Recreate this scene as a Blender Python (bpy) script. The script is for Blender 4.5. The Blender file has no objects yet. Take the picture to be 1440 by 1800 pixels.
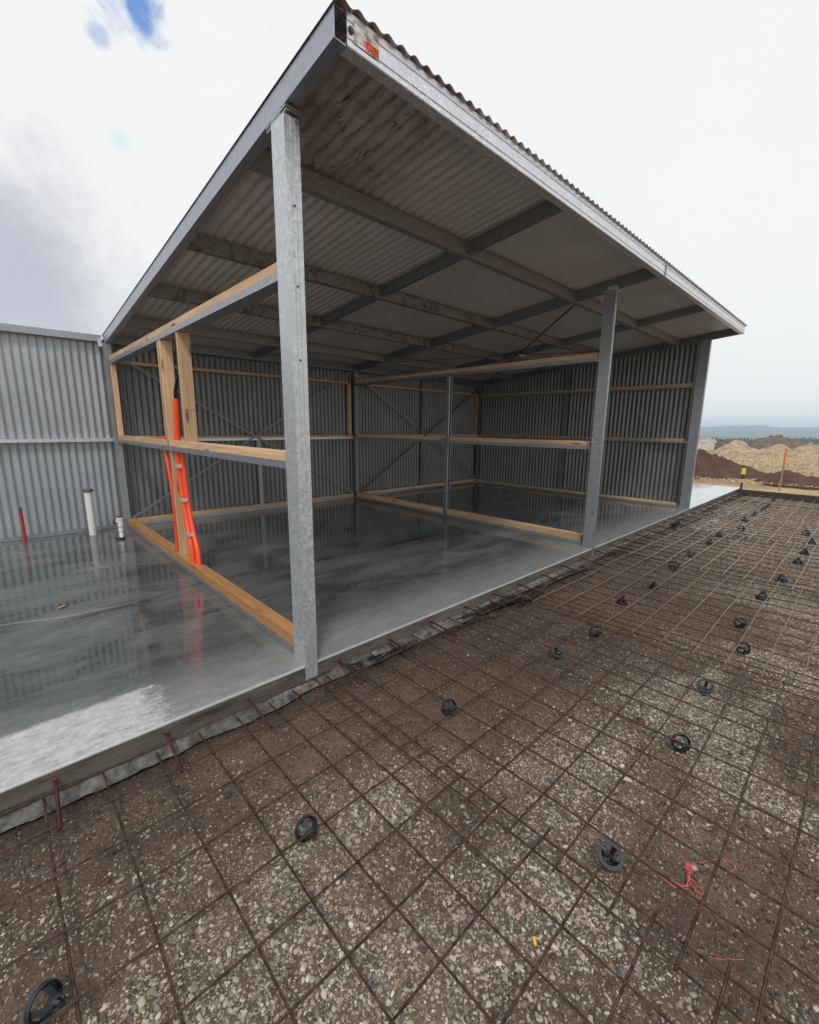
import bpy, math, random
import numpy as np
from mathutils import Vector, Matrix, Euler
random.seed(7); rng = np.random.default_rng(7)
S = bpy.context.scene; COL = S.collection

# ------------------------------------------------------------------ camera, sky, sun, exposure
CAM = Vector((-1.1466, -2.2281, 1.34)); YAW, PIT, ROL, FPX = 0.75858, -0.19350, 0.0097, 765.17
fwd = Vector((math.sin(YAW)*math.cos(PIT), math.cos(YAW)*math.cos(PIT), math.sin(PIT)))
rt = Vector((math.cos(YAW), -math.sin(YAW), 0)); up = rt.cross(fwd)
r2 = math.cos(ROL)*rt + math.sin(ROL)*up; u2 = -math.sin(ROL)*rt + math.cos(ROL)*up
cd = bpy.data.cameras.new("camera"); cam = bpy.data.objects.new("camera", cd); COL.objects.link(cam)
m = Matrix((r2, u2, -fwd)).transposed().to_4x4(); m.translation = CAM; cam.matrix_world = m
cd.sensor_fit = 'HORIZONTAL'; cd.sensor_width = 36; cd.lens = FPX/1440*36
cd.clip_start = .02; cd.clip_end = 20000; S.camera = cam
def pxdir(x, y):
    return ((x-720)/FPX*r2 + (900-y)/FPX*u2 + fwd).normalized()

SUN_EL, SUN_AZ = math.radians(52), math.radians(222)      # azimuth from +Y clockwise
S.view_settings.view_transform = 'Standard'; S.view_settings.look = 'None'
S.view_settings.exposure = 0.0; S.view_settings.gamma = 1
W = bpy.data.worlds.new("World"); S.world = W; W.use_nodes = True
def sky_world():
    nt = W.node_tree; N = nt.nodes; L = nt.links; N.clear()
    out = N.new('ShaderNodeOutputWorld'); bg = N.new('ShaderNodeBackground'); L.new(bg.outputs[0], out.inputs[0])
    sky = N.new('ShaderNodeTexSky'); sky.sky_type = 'NISHITA'; sky.sun_disc = False
    sky.sun_elevation = SUN_EL; sky.sun_rotation = SUN_AZ
    bg.inputs[1].default_value = 0.1
    tc = N.new('ShaderNodeTexCoord'); d = tc.outputs['Generated']
    def noise(scale, det, rough=.55, dist=0.0):
        n = N.new('ShaderNodeTexNoise'); n.inputs['Scale'].default_value = scale; n.inputs['Detail'].default_value = det
        n.inputs['Roughness'].default_value = rough; n.inputs['Distortion'].default_value = dist
        L.new(d, n.inputs['Vector']); return n.outputs[0]
    def math_(op, a, b=None, c=None):
        n = N.new('ShaderNodeMath'); n.operation = op
        for i, v in enumerate((a, b, c)):
            if v is None: continue
            if isinstance(v, (int, float)): n.inputs[i].default_value = v
            else: L.new(v, n.inputs[i])
        return n.outputs[0]
    def blob(vec, r0, r1, amp, nz):
        # 1 inside r0 .. 0 beyond r1 around a sky direction, frayed by noise
        s = N.new('ShaderNodeVectorMath'); s.operation = 'DISTANCE'; L.new(d, s.inputs[0]); s.inputs[1].default_value = vec
        dd = math_('ADD', s.outputs['Value'], math_('MULTIPLY', math_('SUBTRACT', nz, .5), amp))
        mr = N.new('ShaderNodeMapRange'); mr.interpolation_type = 'SMOOTHSTEP'; L.new(dd, mr.inputs[0])
        mr.inputs[1].default_value = r0; mr.inputs[2].default_value = r1; mr.inputs[3].default_value = 1; mr.inputs[4].default_value = 0
        return mr.outputs[0]
    nA = noise(5, 6, .6, .3); nB = noise(2.2, 5, .5, .2); nC = noise(11, 5, .6, .5)
    def mix(f, a, b):
        n = N.new('ShaderNodeMix'); n.data_type = 'RGBA'
        if isinstance(f, (int, float)): n.inputs[0].default_value = f
        else: L.new(f, n.inputs[0])
        for i, v in ((6, a), (7, b)):
            if isinstance(v, tuple): n.inputs[i].default_value = v
            else: L.new(v, n.inputs[i])
        return n.outputs[2]
    # colours are divided by the 0.1 background strength
    white = mix(nB, (9.0, 9.15, 9.2, 1), (9.8, 9.85, 9.85, 1))
    grey = blob(pxdir(10, 500), .04, .24, .30, noise(7, 8, .68, .15))
    c = mix(math_('MULTIPLY', grey, .9), white, (5.1, 5.15, 6.1, 1))
    g2 = blob(pxdir(238, 12), .004, .050, .15, nC)
    g3 = blob(pxdir(176, 62), .0, .014, .05, nC)
    g4 = blob(pxdir(213, 243), .0, .022, .03, nC)
    gap = math_('MAXIMUM', g2, math_('MULTIPLY', g3, .5))
    blue = mix(.75, sky.outputs[0], (1.9, 4.0, 8.6, 1))
    c = mix(gap, c, blue)
    c = mix(math_('MULTIPLY', g4, .5), c, (6.0, 8.8, 8.8, 1))
    veil = mix(.97, sky.outputs[0], c)
    L.new(veil, bg.inputs[0])
sky_world()
sd = bpy.data.lights.new("sun", 'SUN'); sd.energy = 1.5; sd.angle = math.radians(10); sd.color = (1, .96, .9)
sun = bpy.data.objects.new("sun", sd); COL.objects.link(sun)
sdir = Vector((math.sin(SUN_AZ)*math.cos(SUN_EL), math.cos(SUN_AZ)*math.cos(SUN_EL), math.sin(SUN_EL)))
sun.rotation_euler = sdir.to_track_quat('Z', 'Y').to_euler()

# ------------------------------------------------------------------ materials
class Mt:
    def __init__(s, name):
        s.m = bpy.data.materials.new(name); s.m.use_nodes = True; s.nt = s.m.node_tree; s.N = s.nt.nodes; s.L = s.nt.links
        s.b = s.N['Principled BSDF']; s.tc = s.N.new('ShaderNodeTexCoord')
    def setv(s, sock, v):
        if isinstance(v, bpy.types.NodeSocket): s.L.new(v, sock)
        elif isinstance(v, (tuple, list)) and len(v) == 3 and sock.type == 'RGBA': sock.default_value = (*v, 1)
        else: sock.default_value = v
    def set(s, **k):
        for n, v in k.items(): s.setv(s.b.inputs[n.replace('_', ' ')], v)
        return s
    def coord(s, scale=(1, 1, 1), loc=(0, 0, 0)):
        mp = s.N.new('ShaderNodeMapping'); mp.inputs['Scale'].default_value = scale; mp.inputs['Location'].default_value = loc
        s.L.new(s.tc.outputs['Object'], mp.inputs[0]); return mp.outputs[0]
    def noise(s, scale=1, det=4, rough=.55, dist=0, co=None, out=0):
        n = s.N.new('ShaderNodeTexNoise'); n.inputs['Scale'].default_value = scale; n.inputs['Detail'].default_value = det
        n.inputs['Roughness'].default_value = rough; n.inputs['Distortion'].default_value = dist
        s.L.new(co if co is not None else s.coord(), n.inputs['Vector']); return n.outputs[out]
    def vor(s, scale=1, co=None, out='Distance', feat='F1', rnd=1):
        n = s.N.new('ShaderNodeTexVoronoi'); n.inputs['Scale'].default_value = scale; n.feature = feat; n.inputs['Randomness'].default_value = rnd
        s.L.new(co if co is not None else s.coord(), n.inputs['Vector']); return n.outputs[out]
    def ramp(s, f, *stops):
        n = s.N.new('ShaderNodeValToRGB'); s.L.new(f, n.inputs[0]); e = n.color_ramp.elements
        while len(e) < len(stops): e.new(.5)
        for i, (p, c) in enumerate(stops):
            e[i].position = p; e[i].color = (c, c, c, 1) if isinstance(c, (int, float)) else (*c, 1)
        return n.outputs[0]
    def mix(s, f, a, b, mode='MIX'):
        n = s.N.new('ShaderNodeMix'); n.data_type = 'RGBA'; n.blend_type = mode
        s.setv(n.inputs[0], f); s.setv(n.inputs[6], a); s.setv(n.inputs[7], b); return n.outputs[2]
    def math(s, op, a, b=0.0):
        n = s.N.new('ShaderNodeMath'); n.operation = op; s.setv(n.inputs[0], a); s.setv(n.inputs[1], b); return n.outputs[0]
    def mr(s, f, a, b, c=0.0, d=1.0):
        n = s.N.new('ShaderNodeMapRange'); n.interpolation_type = 'SMOOTHSTEP'; s.L.new(f, n.inputs[0])
        for i, v in enumerate((a, b, c, d)): n.inputs[i+1].default_value = v
        return n.outputs[0]
    def xyz(s, sock=None):
        n = s.N.new('ShaderNodeSeparateXYZ'); s.L.new(sock if sock is not None else s.tc.outputs['Object'], n.inputs[0]); return n.outputs
    def bump(s, h, strength=.3, dist=.01):
        n = s.N.new('ShaderNodeBump'); n.inputs['Strength'].default_value = strength; n.inputs['Distance'].default_value = dist
        s.L.new(h, n.inputs['Height']); s.L.new(n.outputs[0], s.b.inputs['Normal']); return s

def mat_plain(name, col, rough=.5, metal=0.0, var=.2, sc=20, bump=0):
    M = Mt(name); n = M.noise(sc, 4)
    M.set(Base_Color=M.mix(n, tuple(c*(1-var) for c in col), tuple(min(1, c*(1+var)) for c in col)), Roughness=rough, Metallic=metal)
    if bump: M.bump(n, bump)
    return M.m
def mat_galv(name, base=.42, rough=.42, rust=0.0, tint=(.95, 1, 1.06), metal=.8, span=70):
    M = Mt(name)
    v = M.vor(span, out='Color'); bw = M.math('MULTIPLY', M.xyz(v)[0], 1.0)
    big = M.noise(3.5, 5, .6); fine = M.noise(60, 3, .6, co=M.coord((1, 1, .25)))
    a = tuple(base*.72*t for t in tint); b = tuple(base*1.25*t for t in tint)
    c = M.mix(bw, a, b); c = M.mix(M.ramp(big, (.3, 0), (.72, 1)), c, tuple(base*.9*t for t in tint))
    c = M.mix(M.ramp(fine, (.58, 0), (.8, .5)), c, (base*.45,)*3)
    if rust:
        rn = M.noise(9, 8, .72, 1.2); rm = M.ramp(rn, (.62-.16*rust, 0), (.70-.16*rust, .85))
        c = M.mix(rm, c, (.10, .045, .03)); M.set(Metallic=M.mix(rm, (metal,)*3, (.1,)*3))
    else: M.set(Metallic=metal)
    M.set(Base_Color=c, Roughness=M.ramp(M.math('ADD', M.math('MULTIPLY', bw, .5), M.math('MULTIPLY', fine, .5)), (.1, rough-.1), (.9, rough+.16)))
    M.bump(big, .05, .02)
    return M.m
def mat_sheet(name, base, metal, rough, mud=False):
    M = Mt(name); n1 = M.noise(2.0, 5, .6); n2 = M.noise(25, 4, .6, co=M.coord((1, 1, .3)))
    c = M.mix(M.ramp(n1, (.25, 0), (.75, 1)), tuple(x*.86 for x in base), tuple(x*1.1 for x in base))
    c = M.mix(M.ramp(n2, (.55, 0), (.85, .35)), c, tuple(x*.6 for x in base))
    if mud:    # muddy hand and boot marks left on the roof sheets near the front corner
        X, Y, Z = M.xyz()
        reg = M.math('MULTIPLY', M.mr(X, 1.15, .55, 0, 1), M.mr(Y, .75, .1, 0, 1))
        reg2 = M.math('MULTIPLY', M.mr(X, 2.2, 1.0, 0, .35), M.mr(Y, 1.6, .6, 0, .6))
        mk = M.noise(9, 10, .8, .7, co=M.coord((4.2, 1.0, 1)))
        smear = M.math('MULTIPLY', M.ramp(M.noise(3, 6, .6, .8), (.3, .25), (.62, .8)), reg)
        c = M.mix(smear, c, (.21, .125, .10))
        spots = M.math('MULTIPLY', M.ramp(mk, (.555, 0), (.60, .95)), M.math('MAXIMUM', reg, reg2))
        c = M.mix(spots, c, (.05, .028, .022))
    M.set(Base_Color=c, Metallic=metal, Roughness=rough); return M.m
def mat_timber(name, axis, base=(.66, .42, .225), wet=0):
    M = Mt(name); sc = [26, 26, 26]; sc[axis] = 1.1; k = [11, 11, 11]; k[axis] = 2.3
    g = M.noise(1, 6, .6, 1.2, co=M.coord(tuple(sc))); f = M.noise(4, 3, .5, co=M.coord(tuple(s_*1.0 for s_ in sc)))
    c = M.mix(M.ramp(g, (.3, 0), (.7, 1)), tuple(x*.74 for x in base), tuple(min(1, x*1.18) for x in base))
    c = M.mix(M.ramp(f, (.5, 0), (.75, .5)), c, (base[0]*.55, base[1]*.42, base[2]*.33))
    kn = M.vor(1, co=M.coord(tuple(k))); c = M.mix(M.ramp(kn, (.08, 1), (.17, 0)), c, (.13, .055, .025))
    big = M.noise(1.6, 3); c = M.mix(M.ramp(big, (.4, 0), (.75, .45)), c, tuple(x*.68 for x in base))
    oi = M.N.new('ShaderNodeObjectInfo'); v = M.mr(oi.outputs['Random'], 0, 1, .78, 1.16)
    hs = M.N.new('ShaderNodeHueSaturation'); hs.inputs['Saturation'].default_value = .95; M.L.new(c, hs.inputs['Color']); M.L.new(v, hs.inputs['Value'])
    M.set(Base_Color=hs.outputs[0], Roughness=.62 - .2*wet).bump(g, .2, .004); return M.m

M_GALV = mat_galv("galvanised steel", .40, .42)
M_GALVD = mat_galv("dull galvanised steel", .30, .5, 0)
M_GALVB = mat_galv("bright spangled zinc", .76, .36, 0, (.97, 1, 1.07), .65, 110)
M_RAFT = mat_galv("smooth zinc rafter", .42, .38, 0, (.95, .98, 1.12), .8, 120)
M_RUST = mat_galv("galvanised steel with rust marks", .28, .5, .68, (1.0, 1, 1.0), .6)
M_DUSTY = mat_galv("dusty galvanised purlin", .30, .5, .1, (1.0, 1, 1.0), .5)
M_DARKST = mat_galv("dark steel", .10, .5, 0)
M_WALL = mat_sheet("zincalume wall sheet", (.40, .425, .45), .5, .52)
M_WALLB = mat_sheet("inside face of wall sheet", (.20, .202, .20), .6, .45)  # darker copy of the wall zinc, interior shade put into the base colour
M_ROOF = mat_sheet("zincalume roof sheet", (.62, .615, .62), .35, .48, True)
M_TX = mat_timber("pine along x", 0); M_TY = mat_timber("pine along y", 1); M_TZ = mat_timber("pine upright", 2)
M_TYO = mat_timber("wet orange pine", 1, (.56, .27, .085), 1)
M_ENDDARK = mat_plain("dark end seal", (.06, .02, .015), .6)
M_ORANGE = mat_plain("orange conduit plastic", (.90, .085, .02), .38, 0, .12)
M_BLACKP = mat_plain("black plastic", (.018, .018, .02), .4)
M_CHAIR = mat_plain("grey blue plastic", (.018, .026, .032), .36, 0, .25, 60)
M_PVC = mat_plain("white pvc", (.74, .74, .71), .35, 0, .05, 8)
M_REDPIPE = mat_plain("red pipe", (.42, .02, .015), .4)
M_REDCAP = mat_plain("crimson plastic", (.26, .010, .025), .5)
M_GREYCAP = mat_plain("grey cap", (.09, .095, .10), .5)
M_PINK = mat_plain("pink string", (.72, .15, .17), .6, 0, .2, 80)
M_REBAR = Mt("rusty reinforcing steel")
_n = M_REBAR.noise(30, 5, .65); M_REBAR.set(Base_Color=M_REBAR.mix(M_REBAR.ramp(_n, (.35, 0), (.7, 1)), (.030, .016, .010), (.135, .078, .050)), Roughness=.45, Metallic=.5)
M_REBAR = M_REBAR.m
M_REBARX = Mt("reinforcing steel with sky glint")  # pale tone is sky glint on the distant bars, painted into the colour
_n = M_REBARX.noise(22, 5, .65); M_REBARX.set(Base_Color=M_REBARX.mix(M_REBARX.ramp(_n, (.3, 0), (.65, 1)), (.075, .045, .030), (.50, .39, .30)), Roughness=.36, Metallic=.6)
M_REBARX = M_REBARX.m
M_REBARM = mat_plain('rusted reinforcing steel with faint glint', (.22, .155, .11), .40, .55, .4, 25)  # in-between tone, carries part of the painted sky glint
M_DOWEL = mat_plain("dark red rusty dowel", (.06, .018, .014), .5, .3, .4, 40)

# wet concrete slab
def mat_slab():
    M = Mt("wet trowelled concrete"); X, Y, Z = M.xyz()
    co = M.coord((.55, 1.6, 1)); n1 = M.noise(1.6, 7, .62, .7, co=co); n2 = M.noise(8, 9, .74, 1.1, co=co); n5 = M.noise(26, 7, .72, .8, co=M.coord((.8, 1.5, 1))); n3 = M.noise(60, 5, .7); n4 = M.noise(.55, 4, .5, .5)
    c = M.mix(M.ramp(n1, (.36, 0), (.66, 1)), (.040, .045, .047), (.135, .145, .147))
    c = M.mix(M.ramp(n2, (.46, 0), (.78, .5)), c, (.20, .205, .205))
    c = M.mix(M.ramp(n3, (.6, 0), (.8, .35)), c, (.06, .06, .058))
    dry = M.ramp(n1, (.44, 0), (.62, 1)); c = M.mix(M.math('MULTIPLY', M.ramp(n5, (.48, 0), (.7, .45)), dry), c, (.24, .245, .24)); c = M.mix(M.ramp(n5, (.3, .4), (.45, 0)), c, (.03, .032, .031))
    # paler margin along the pour edge
    e = M.mr(M.math('ADD', Y, M.math('MULTIPLY', M.math('SUBTRACT', n1, .5), .9)), .42, -.18, 0, 1)
    c = M.mix(M.math('MULTIPLY', e, .75), c, M.mix(n2, (.17, .18, .185), (.40, .415, .42)))
    st = M.math('ABSOLUTE', M.math('SUBTRACT', M.math('ADD', Y, M.math('MULTIPLY', M.noise(.7, 2), .5)), M.math('ADD', 1.62, M.math('MULTIPLY', X, -.19))))
    leftx = M.mr(X, .0, -.35, 0, 1)
    c = M.mix(M.math('MULTIPLY', M.mr(st, .022, .0, 0, .45), M.mr(X, -.45, -.7, 0, 1)), c, (.42, .42, .41))
    # sky reflection at the left end of the edge, painted as a pale patch
    f = M.math('MULTIPLY', M.math('SUBTRACT', M.noise(14, 9, .85), .5), .34)
    f2 = M.math('MULTIPLY', M.math('SUBTRACT', n3, .5), .22)
    yy = M.math('ADD', M.math('ADD', Y, M.math('MULTIPLY', f, .25)), M.math('MULTIPLY', X, .0))
    xx = M.math('ADD', M.math('ADD', X, M.math('MULTIPLY', f, 1.7)), M.math('MULTIPLY', f2, 1.5))
    sky_refl = M.math('MULTIPLY', M.mr(yy, .205, .165, 0, 1), M.mr(xx, -.66, -.80, 0, 1))
    c = M.mix(M.math('MULTIPLY', sky_refl, .93), c, M.mix(M.ramp(n5, (.3, 0), (.7, 1)), (.30, .30, .32), (.64, .64, .67)))
    # apron beyond the end wall: sky glare painted in as a paler colour
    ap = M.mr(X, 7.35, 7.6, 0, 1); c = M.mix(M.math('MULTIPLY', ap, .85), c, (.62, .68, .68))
    mg = M.noise(18, 8, .75, .5, co=M.coord((.5, 1.4, 1))); c = M.mix(M.math('MULTIPLY', M.ramp(mg, (.35, .55), (.52, 0)), e), c, (.15, .155, .155)); c = M.mix(M.math('MULTIPLY', M.ramp(M.noise(5, 6, .7, .8), (.55, 0), (.66, .35)), e), c, (.30, .23, .17))
    rim = M.mr(Y, -.165, -.187, 0, .6); c = M.mix(rim, c, (.45, .46, .46))
    side = M.mr(Z, -.004, -.012, 0, 1); c = M.mix(side, c, M.mix(M.ramp(M.noise(9, 8, .75, .6, co=M.coord((.35, 1, 2.2))), (.35, 0), (.65, 1)), (.030, .026, .020), (.15, .135, .11)))
    r = M.ramp(M.math('ADD', M.math('MULTIPLY', n2, .25), M.math('MULTIPLY', n1, .75)), (.42, .02), (.52, .085), (.62, .26))
    r = M.mix(M.math('MULTIPLY', e, .5), r, (.26,)*3); r = M.mix(sky_refl, r, (.5,)*3); r = M.mix(side, r, (.6,)*3)
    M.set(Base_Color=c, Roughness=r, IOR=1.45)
    M.b.inputs['Specular IOR Level'].default_value = .8
    h = M.math('MULTIPLY', M.math('ADD', M.math('ADD', M.math('MULTIPLY', n2, .35), M.math('MULTIPLY', n5, .12)), M.math('MULTIPLY', n3, .05)), M.math('ADD', dry, .12)); M.bump(h, .16, .006)
    return M.m
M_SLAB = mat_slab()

# ------------------------------------------------------------------ helpers
def setp(o, label=None, cat=None, group=None, kind=None):
    if label: o['label'] = label
    if cat: o['category'] = cat
    if group: o['group'] = group
    if kind: o['kind'] = kind
    return o
def empty(name, loc, label, cat, group=None):
    o = bpy.data.objects.new(name, None); COL.objects.link(o); o.location = loc; o.empty_display_size = .1
    return setp(o, label, cat, group)
def wloc(o):
    v = Vector((0, 0, 0))
    while o: v += o.location; o = o.parent
    return v
class MB:
    def __init__(s): s.v = []; s.f = []; s.mi = []; s.cur = 0
    def add(s, V, F):
        o = len(s.v); s.v += [tuple(p) for p in V]; s.f += [tuple(i+o for i in f) for f in F]; s.mi += [s.cur]*len(F); return s
    def box(s, x0, x1, y0, y1, z0, z1, bev=0):
        if bev and min(x1-x0, y1-y0, z1-z0) > 2.2*bev:
            # chamfered box
            b = bev; V = []; F = []; idx = {}
            for i, X in enumerate((x0, x1)):
                for j, Y in enumerate((y0, y1)):
                    for k, Z in enumerate((z0, z1)):
                        sx, sy, sz = (b, -b)[i], (b, -b)[j], (b, -b)[k]
                        for a, p in enumerate(((X, Y+sy, Z+sz), (X+sx, Y, Z+sz), (X+sx, Y+sy, Z))):
                            idx[i, j, k, a] = len(V); V.append(p)
            for i in (0, 1):
                F.append([idx[i, j, k, 0] for j, k in ((0, 0), (1, 0), (1, 1), (0, 1))][::(1 if i else -1)])
                F.append([idx[j, i, k, 1] for j, k in ((0, 0), (1, 0), (1, 1), (0, 1))][::(-1 if i else 1)])
                F.append([idx[j, k, i, 2] for j, k in ((0, 0), (1, 0), (1, 1), (0, 1))][::(1 if i else -1)])
            for i in (0, 1):
                for j in (0, 1):
                    F.append([idx[i, j, 0, 0], idx[i, j, 1, 0], idx[i, j, 1, 1], idx[i, j, 0, 1]])
                    F.append([idx[i, 0, j, 0], idx[i, 1, j, 0], idx[i, 1, j, 2], idx[i, 0, j, 2]])
                    F.append([idx[0, i, j, 1], idx[1, i, j, 1], idx[1, i, j, 2], idx[0, i, j, 2]])
                    for k in (0, 1): F.append([idx[i, j, k, a] for a in range(3)])
            return s.add(V, F)
        V = [(x, y, z) for x in (x0, x1) for y in (y0, y1) for z in (z0, z1)]
        return s.add(V, [(0, 1, 3, 2), (4, 6, 7, 5), (0, 4, 5, 1), (2, 3, 7, 6), (0, 2, 6, 4), (1, 5, 7, 3)])
    def prism(s, prof, p0, p1, ax, ay, cap=True):
        """closed 2-D profile (a,b) swept p0->p1; ax, ay are the profile's axes in space"""
        n = len(prof); p0, p1, ax, ay = map(Vector, (p0, p1, ax, ay))
        V = [p0+ax*a+ay*b for a, b in prof]+[p1+ax*a+ay*b for a, b in prof]
        F = [(i, (i+1) % n, n+(i+1) % n, n+i) for i in range(n)]
        if cap: F += [tuple(range(n))[::-1], tuple(range(n, 2*n))]
        return s.add(V, F)
    def strip(s, prof, th, p0, p1, ax, ay):
        """open polyline profile given thickness th (sheet metal section), swept"""
        P = [Vector(q) for q in prof]; off = []
        for i, q in enumerate(P):
            t = (P[min(i+1, len(P)-1)]-P[max(i-1, 0)]).normalized(); nn = Vector((-t.y, t.x))
            if 0 < i < len(P)-1:
                a = (P[i]-P[i-1]).normalized(); na = Vector((-a.y, a.x)); d = max(.35, nn.dot(na)); nn = nn/d
            off.append(q+nn*th)
        p0, p1, ax, ay = map(Vector, (p0, p1, ax, ay)); n = len(P)
        V = []
        for base in (p0, p1):
            for L_ in (P, off): V += [base+ax*q.x+ay*q.y for q in L_]
        F = []
        for i in range(n-1):
            F.append((i, i+1, 2*n+i+1, 2*n+i)); F.append((n+i+1, n+i, 3*n+i, 3*n+i+1))
            F.append((i+1, i, n+i, n+i+1)); F.append((2*n+i, 2*n+i+1, 3*n+i+1, 3*n+i))
        F.append((0, 2*n, 3*n, n)); F.append((n-1, 2*n-1, 4*n-1, 3*n-1))
        return s.add(V, F)
    def tube(s, pts, r, n=8, cap=True):
        pts = [Vector(p) for p in pts]; V = []; F = []; rs = r if isinstance(r, (list, tuple)) else [r]*len(pts)
        ref = Vector((0, 0, 1)); t0 = (pts[1]-pts[0]).normalized()
        if abs(t0.dot(ref)) > .9: ref = Vector((1, 0, 0))
        for i, p in enumerate(pts):
            t = (pts[min(i+1, len(pts)-1)]-pts[max(i-1, 0)]).normalized()
            a = t.cross(ref).normalized(); b = t.cross(a); ref = b.cross(t) if False else ref
            for k in range(n):
                an = 2*math.pi*k/n; V.append(p+a*math.cos(an)*rs[i]+b*math.sin(an)*rs[i])
        for i in range(len(pts)-1):
            for k in range(n): F.append((i*n+k, i*n+(k+1) % n, (i+1)*n+(k+1) % n, (i+1)*n+k))
        if cap: F += [tuple(range(n))[::-1], tuple(range((len(pts)-1)*n, len(pts)*n))]
        return s.add(V, F)
    def lathe(s, prof, c=(0, 0, 0), n=20, axis=None):
        M_ = (Vector(axis).to_track_quat('Z', 'Y').to_matrix() if axis else Matrix.Identity(3)); c = Vector(c)
        V = []; F = []
        for r, z in prof:
            for k in range(n):
                a = 2*math.pi*k/n; V.append(c+M_@Vector((r*math.cos(a), r*math.sin(a), z)))
        for i in range(len(prof)-1):
            for k in range(n): F.append((i*n+k, i*n+(k+1) % n, (i+1)*n+(k+1) % n, (i+1)*n+k))
        return s.add(V, F)
    def build(s, name, mat, parent=None, smooth=False):
        me = bpy.data.meshes.new(name); o_ = wloc(parent) if parent else Vector((0, 0, 0))
        me.from_pydata([(x-o_.x, y-o_.y, z-o_.z) for x, y, z in s.v], [], s.f)
        for q in (mat if isinstance(mat, list) else [mat]): me.materials.append(q)
        if isinstance(mat, list): me.polygons.foreach_set('material_index', s.mi)
        me.validate()
        import bmesh
        b = bmesh.new(); b.from_mesh(me); bmesh.ops.recalc_face_normals(b, faces=b.faces); b.to_mesh(me); b.free()
        if smooth:
            me.polygons.foreach_set('use_smooth', [True]*len(me.polygons))
            try: me.set_sharp_from_angle(angle=math.radians(smooth if smooth > 1 else 40))
            except Exception: pass
        ob = bpy.data.objects.new(name, me); COL.objects.link(ob)
        if parent: ob.parent = parent
        return ob
def copy_tree(o, parent=None):
    c = o.copy(); COL.objects.link(c); c.parent = parent
    for ch in list(o.children): copy_tree(ch, c)
    return c
def csec(d, w, lip=.014):       # C profile: web on b-axis at a=0, flanges toward +a
    return [(w, lip), (w, 0), (0, 0), (0, d), (w, d), (w, d-lip)] if lip else [(w, 0), (0, 0), (0, d), (w, d)]
def fbm(x, y, sc, octv=5, seed=0, gain=.5):
    tot = np.zeros_like(x, dtype=float); amp = 1; s_ = 0
    for o in range(octv):
        r = np.random.default_rng(seed*31+o); T = r.random((256, 256))
        X = x*sc*2**o; Y = y*sc*2**o; xi = np.floor(X).astype(int); yi = np.floor(Y).astype(int); fx = X-xi; fy = Y-yi
        fx = fx*fx*(3-2*fx); fy = fy*fy*(3-2*fy)
        g = lambda a, b: T[a % 256, b % 256]
        tot += amp*((g(xi, yi)*(1-fx)+g(xi+1, yi)*fx)*(1-fy)+(g(xi, yi+1)*(1-fx)+g(xi+1, yi+1)*fx)*fy); s_ += amp; amp *= gain
    return tot/s_
def grid_mesh(name, X, Y, Z, mat, smooth=True, cols=None, parent=None, drop=None):
    ny, nx = X.shape; V = np.stack([X, Y, Z], -1).reshape(-1, 3)
    i = np.arange(ny-1)[:, None]*nx+np.arange(nx-1)[None]; F = np.stack([i, i+1, i+nx+1, i+nx], -1).reshape(-1, 4)
    if drop is not None: F = F[~drop.reshape(-1)]
    return raw_mesh(name, V, F, mat, smooth, cols, parent)
def raw_mesh(name, V, F, mat, smooth=True, cols=None, parent=None):
    me = bpy.data.meshes.new(name); k = F.shape[1]
    me.vertices.add(len(V)); me.vertices.foreach_set('co', np.ascontiguousarray(V, dtype=np.float32).ravel())
    me.loops.add(F.size); me.loops.foreach_set('vertex_index', np.ascontiguousarray(F, dtype=np.int32).ravel())
    me.polygons.add(len(F)); me.polygons.foreach_set('loop_start', np.arange(0, F.size, k, dtype=np.int32))
    try: me.polygons.foreach_set('loop_total', np.full(len(F), k, dtype=np.int32))
    except Exception: pass
    me.polygons.foreach_set('use_smooth', np.full(len(F), smooth)); me.update(calc_edges=True)
    if cols is not None:
        a = me.attributes.new('tint', 'FLOAT_COLOR', 'POINT')
        a.data.foreach_set('color', np.concatenate([cols, np.ones((len(cols), 1))], 1).astype(np.float32).ravel())
    me.materials.append(mat); ob = bpy.data.objects.new(name, me); COL.objects.link(ob)
    if parent: ob.parent = parent
    return ob

W1, W2, D = 3.72, 7.40, 4.44; R0, SL, OV, RD = 2.74, -.0985, .585, .104
rz = lambda y: R0+SL*y

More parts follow.
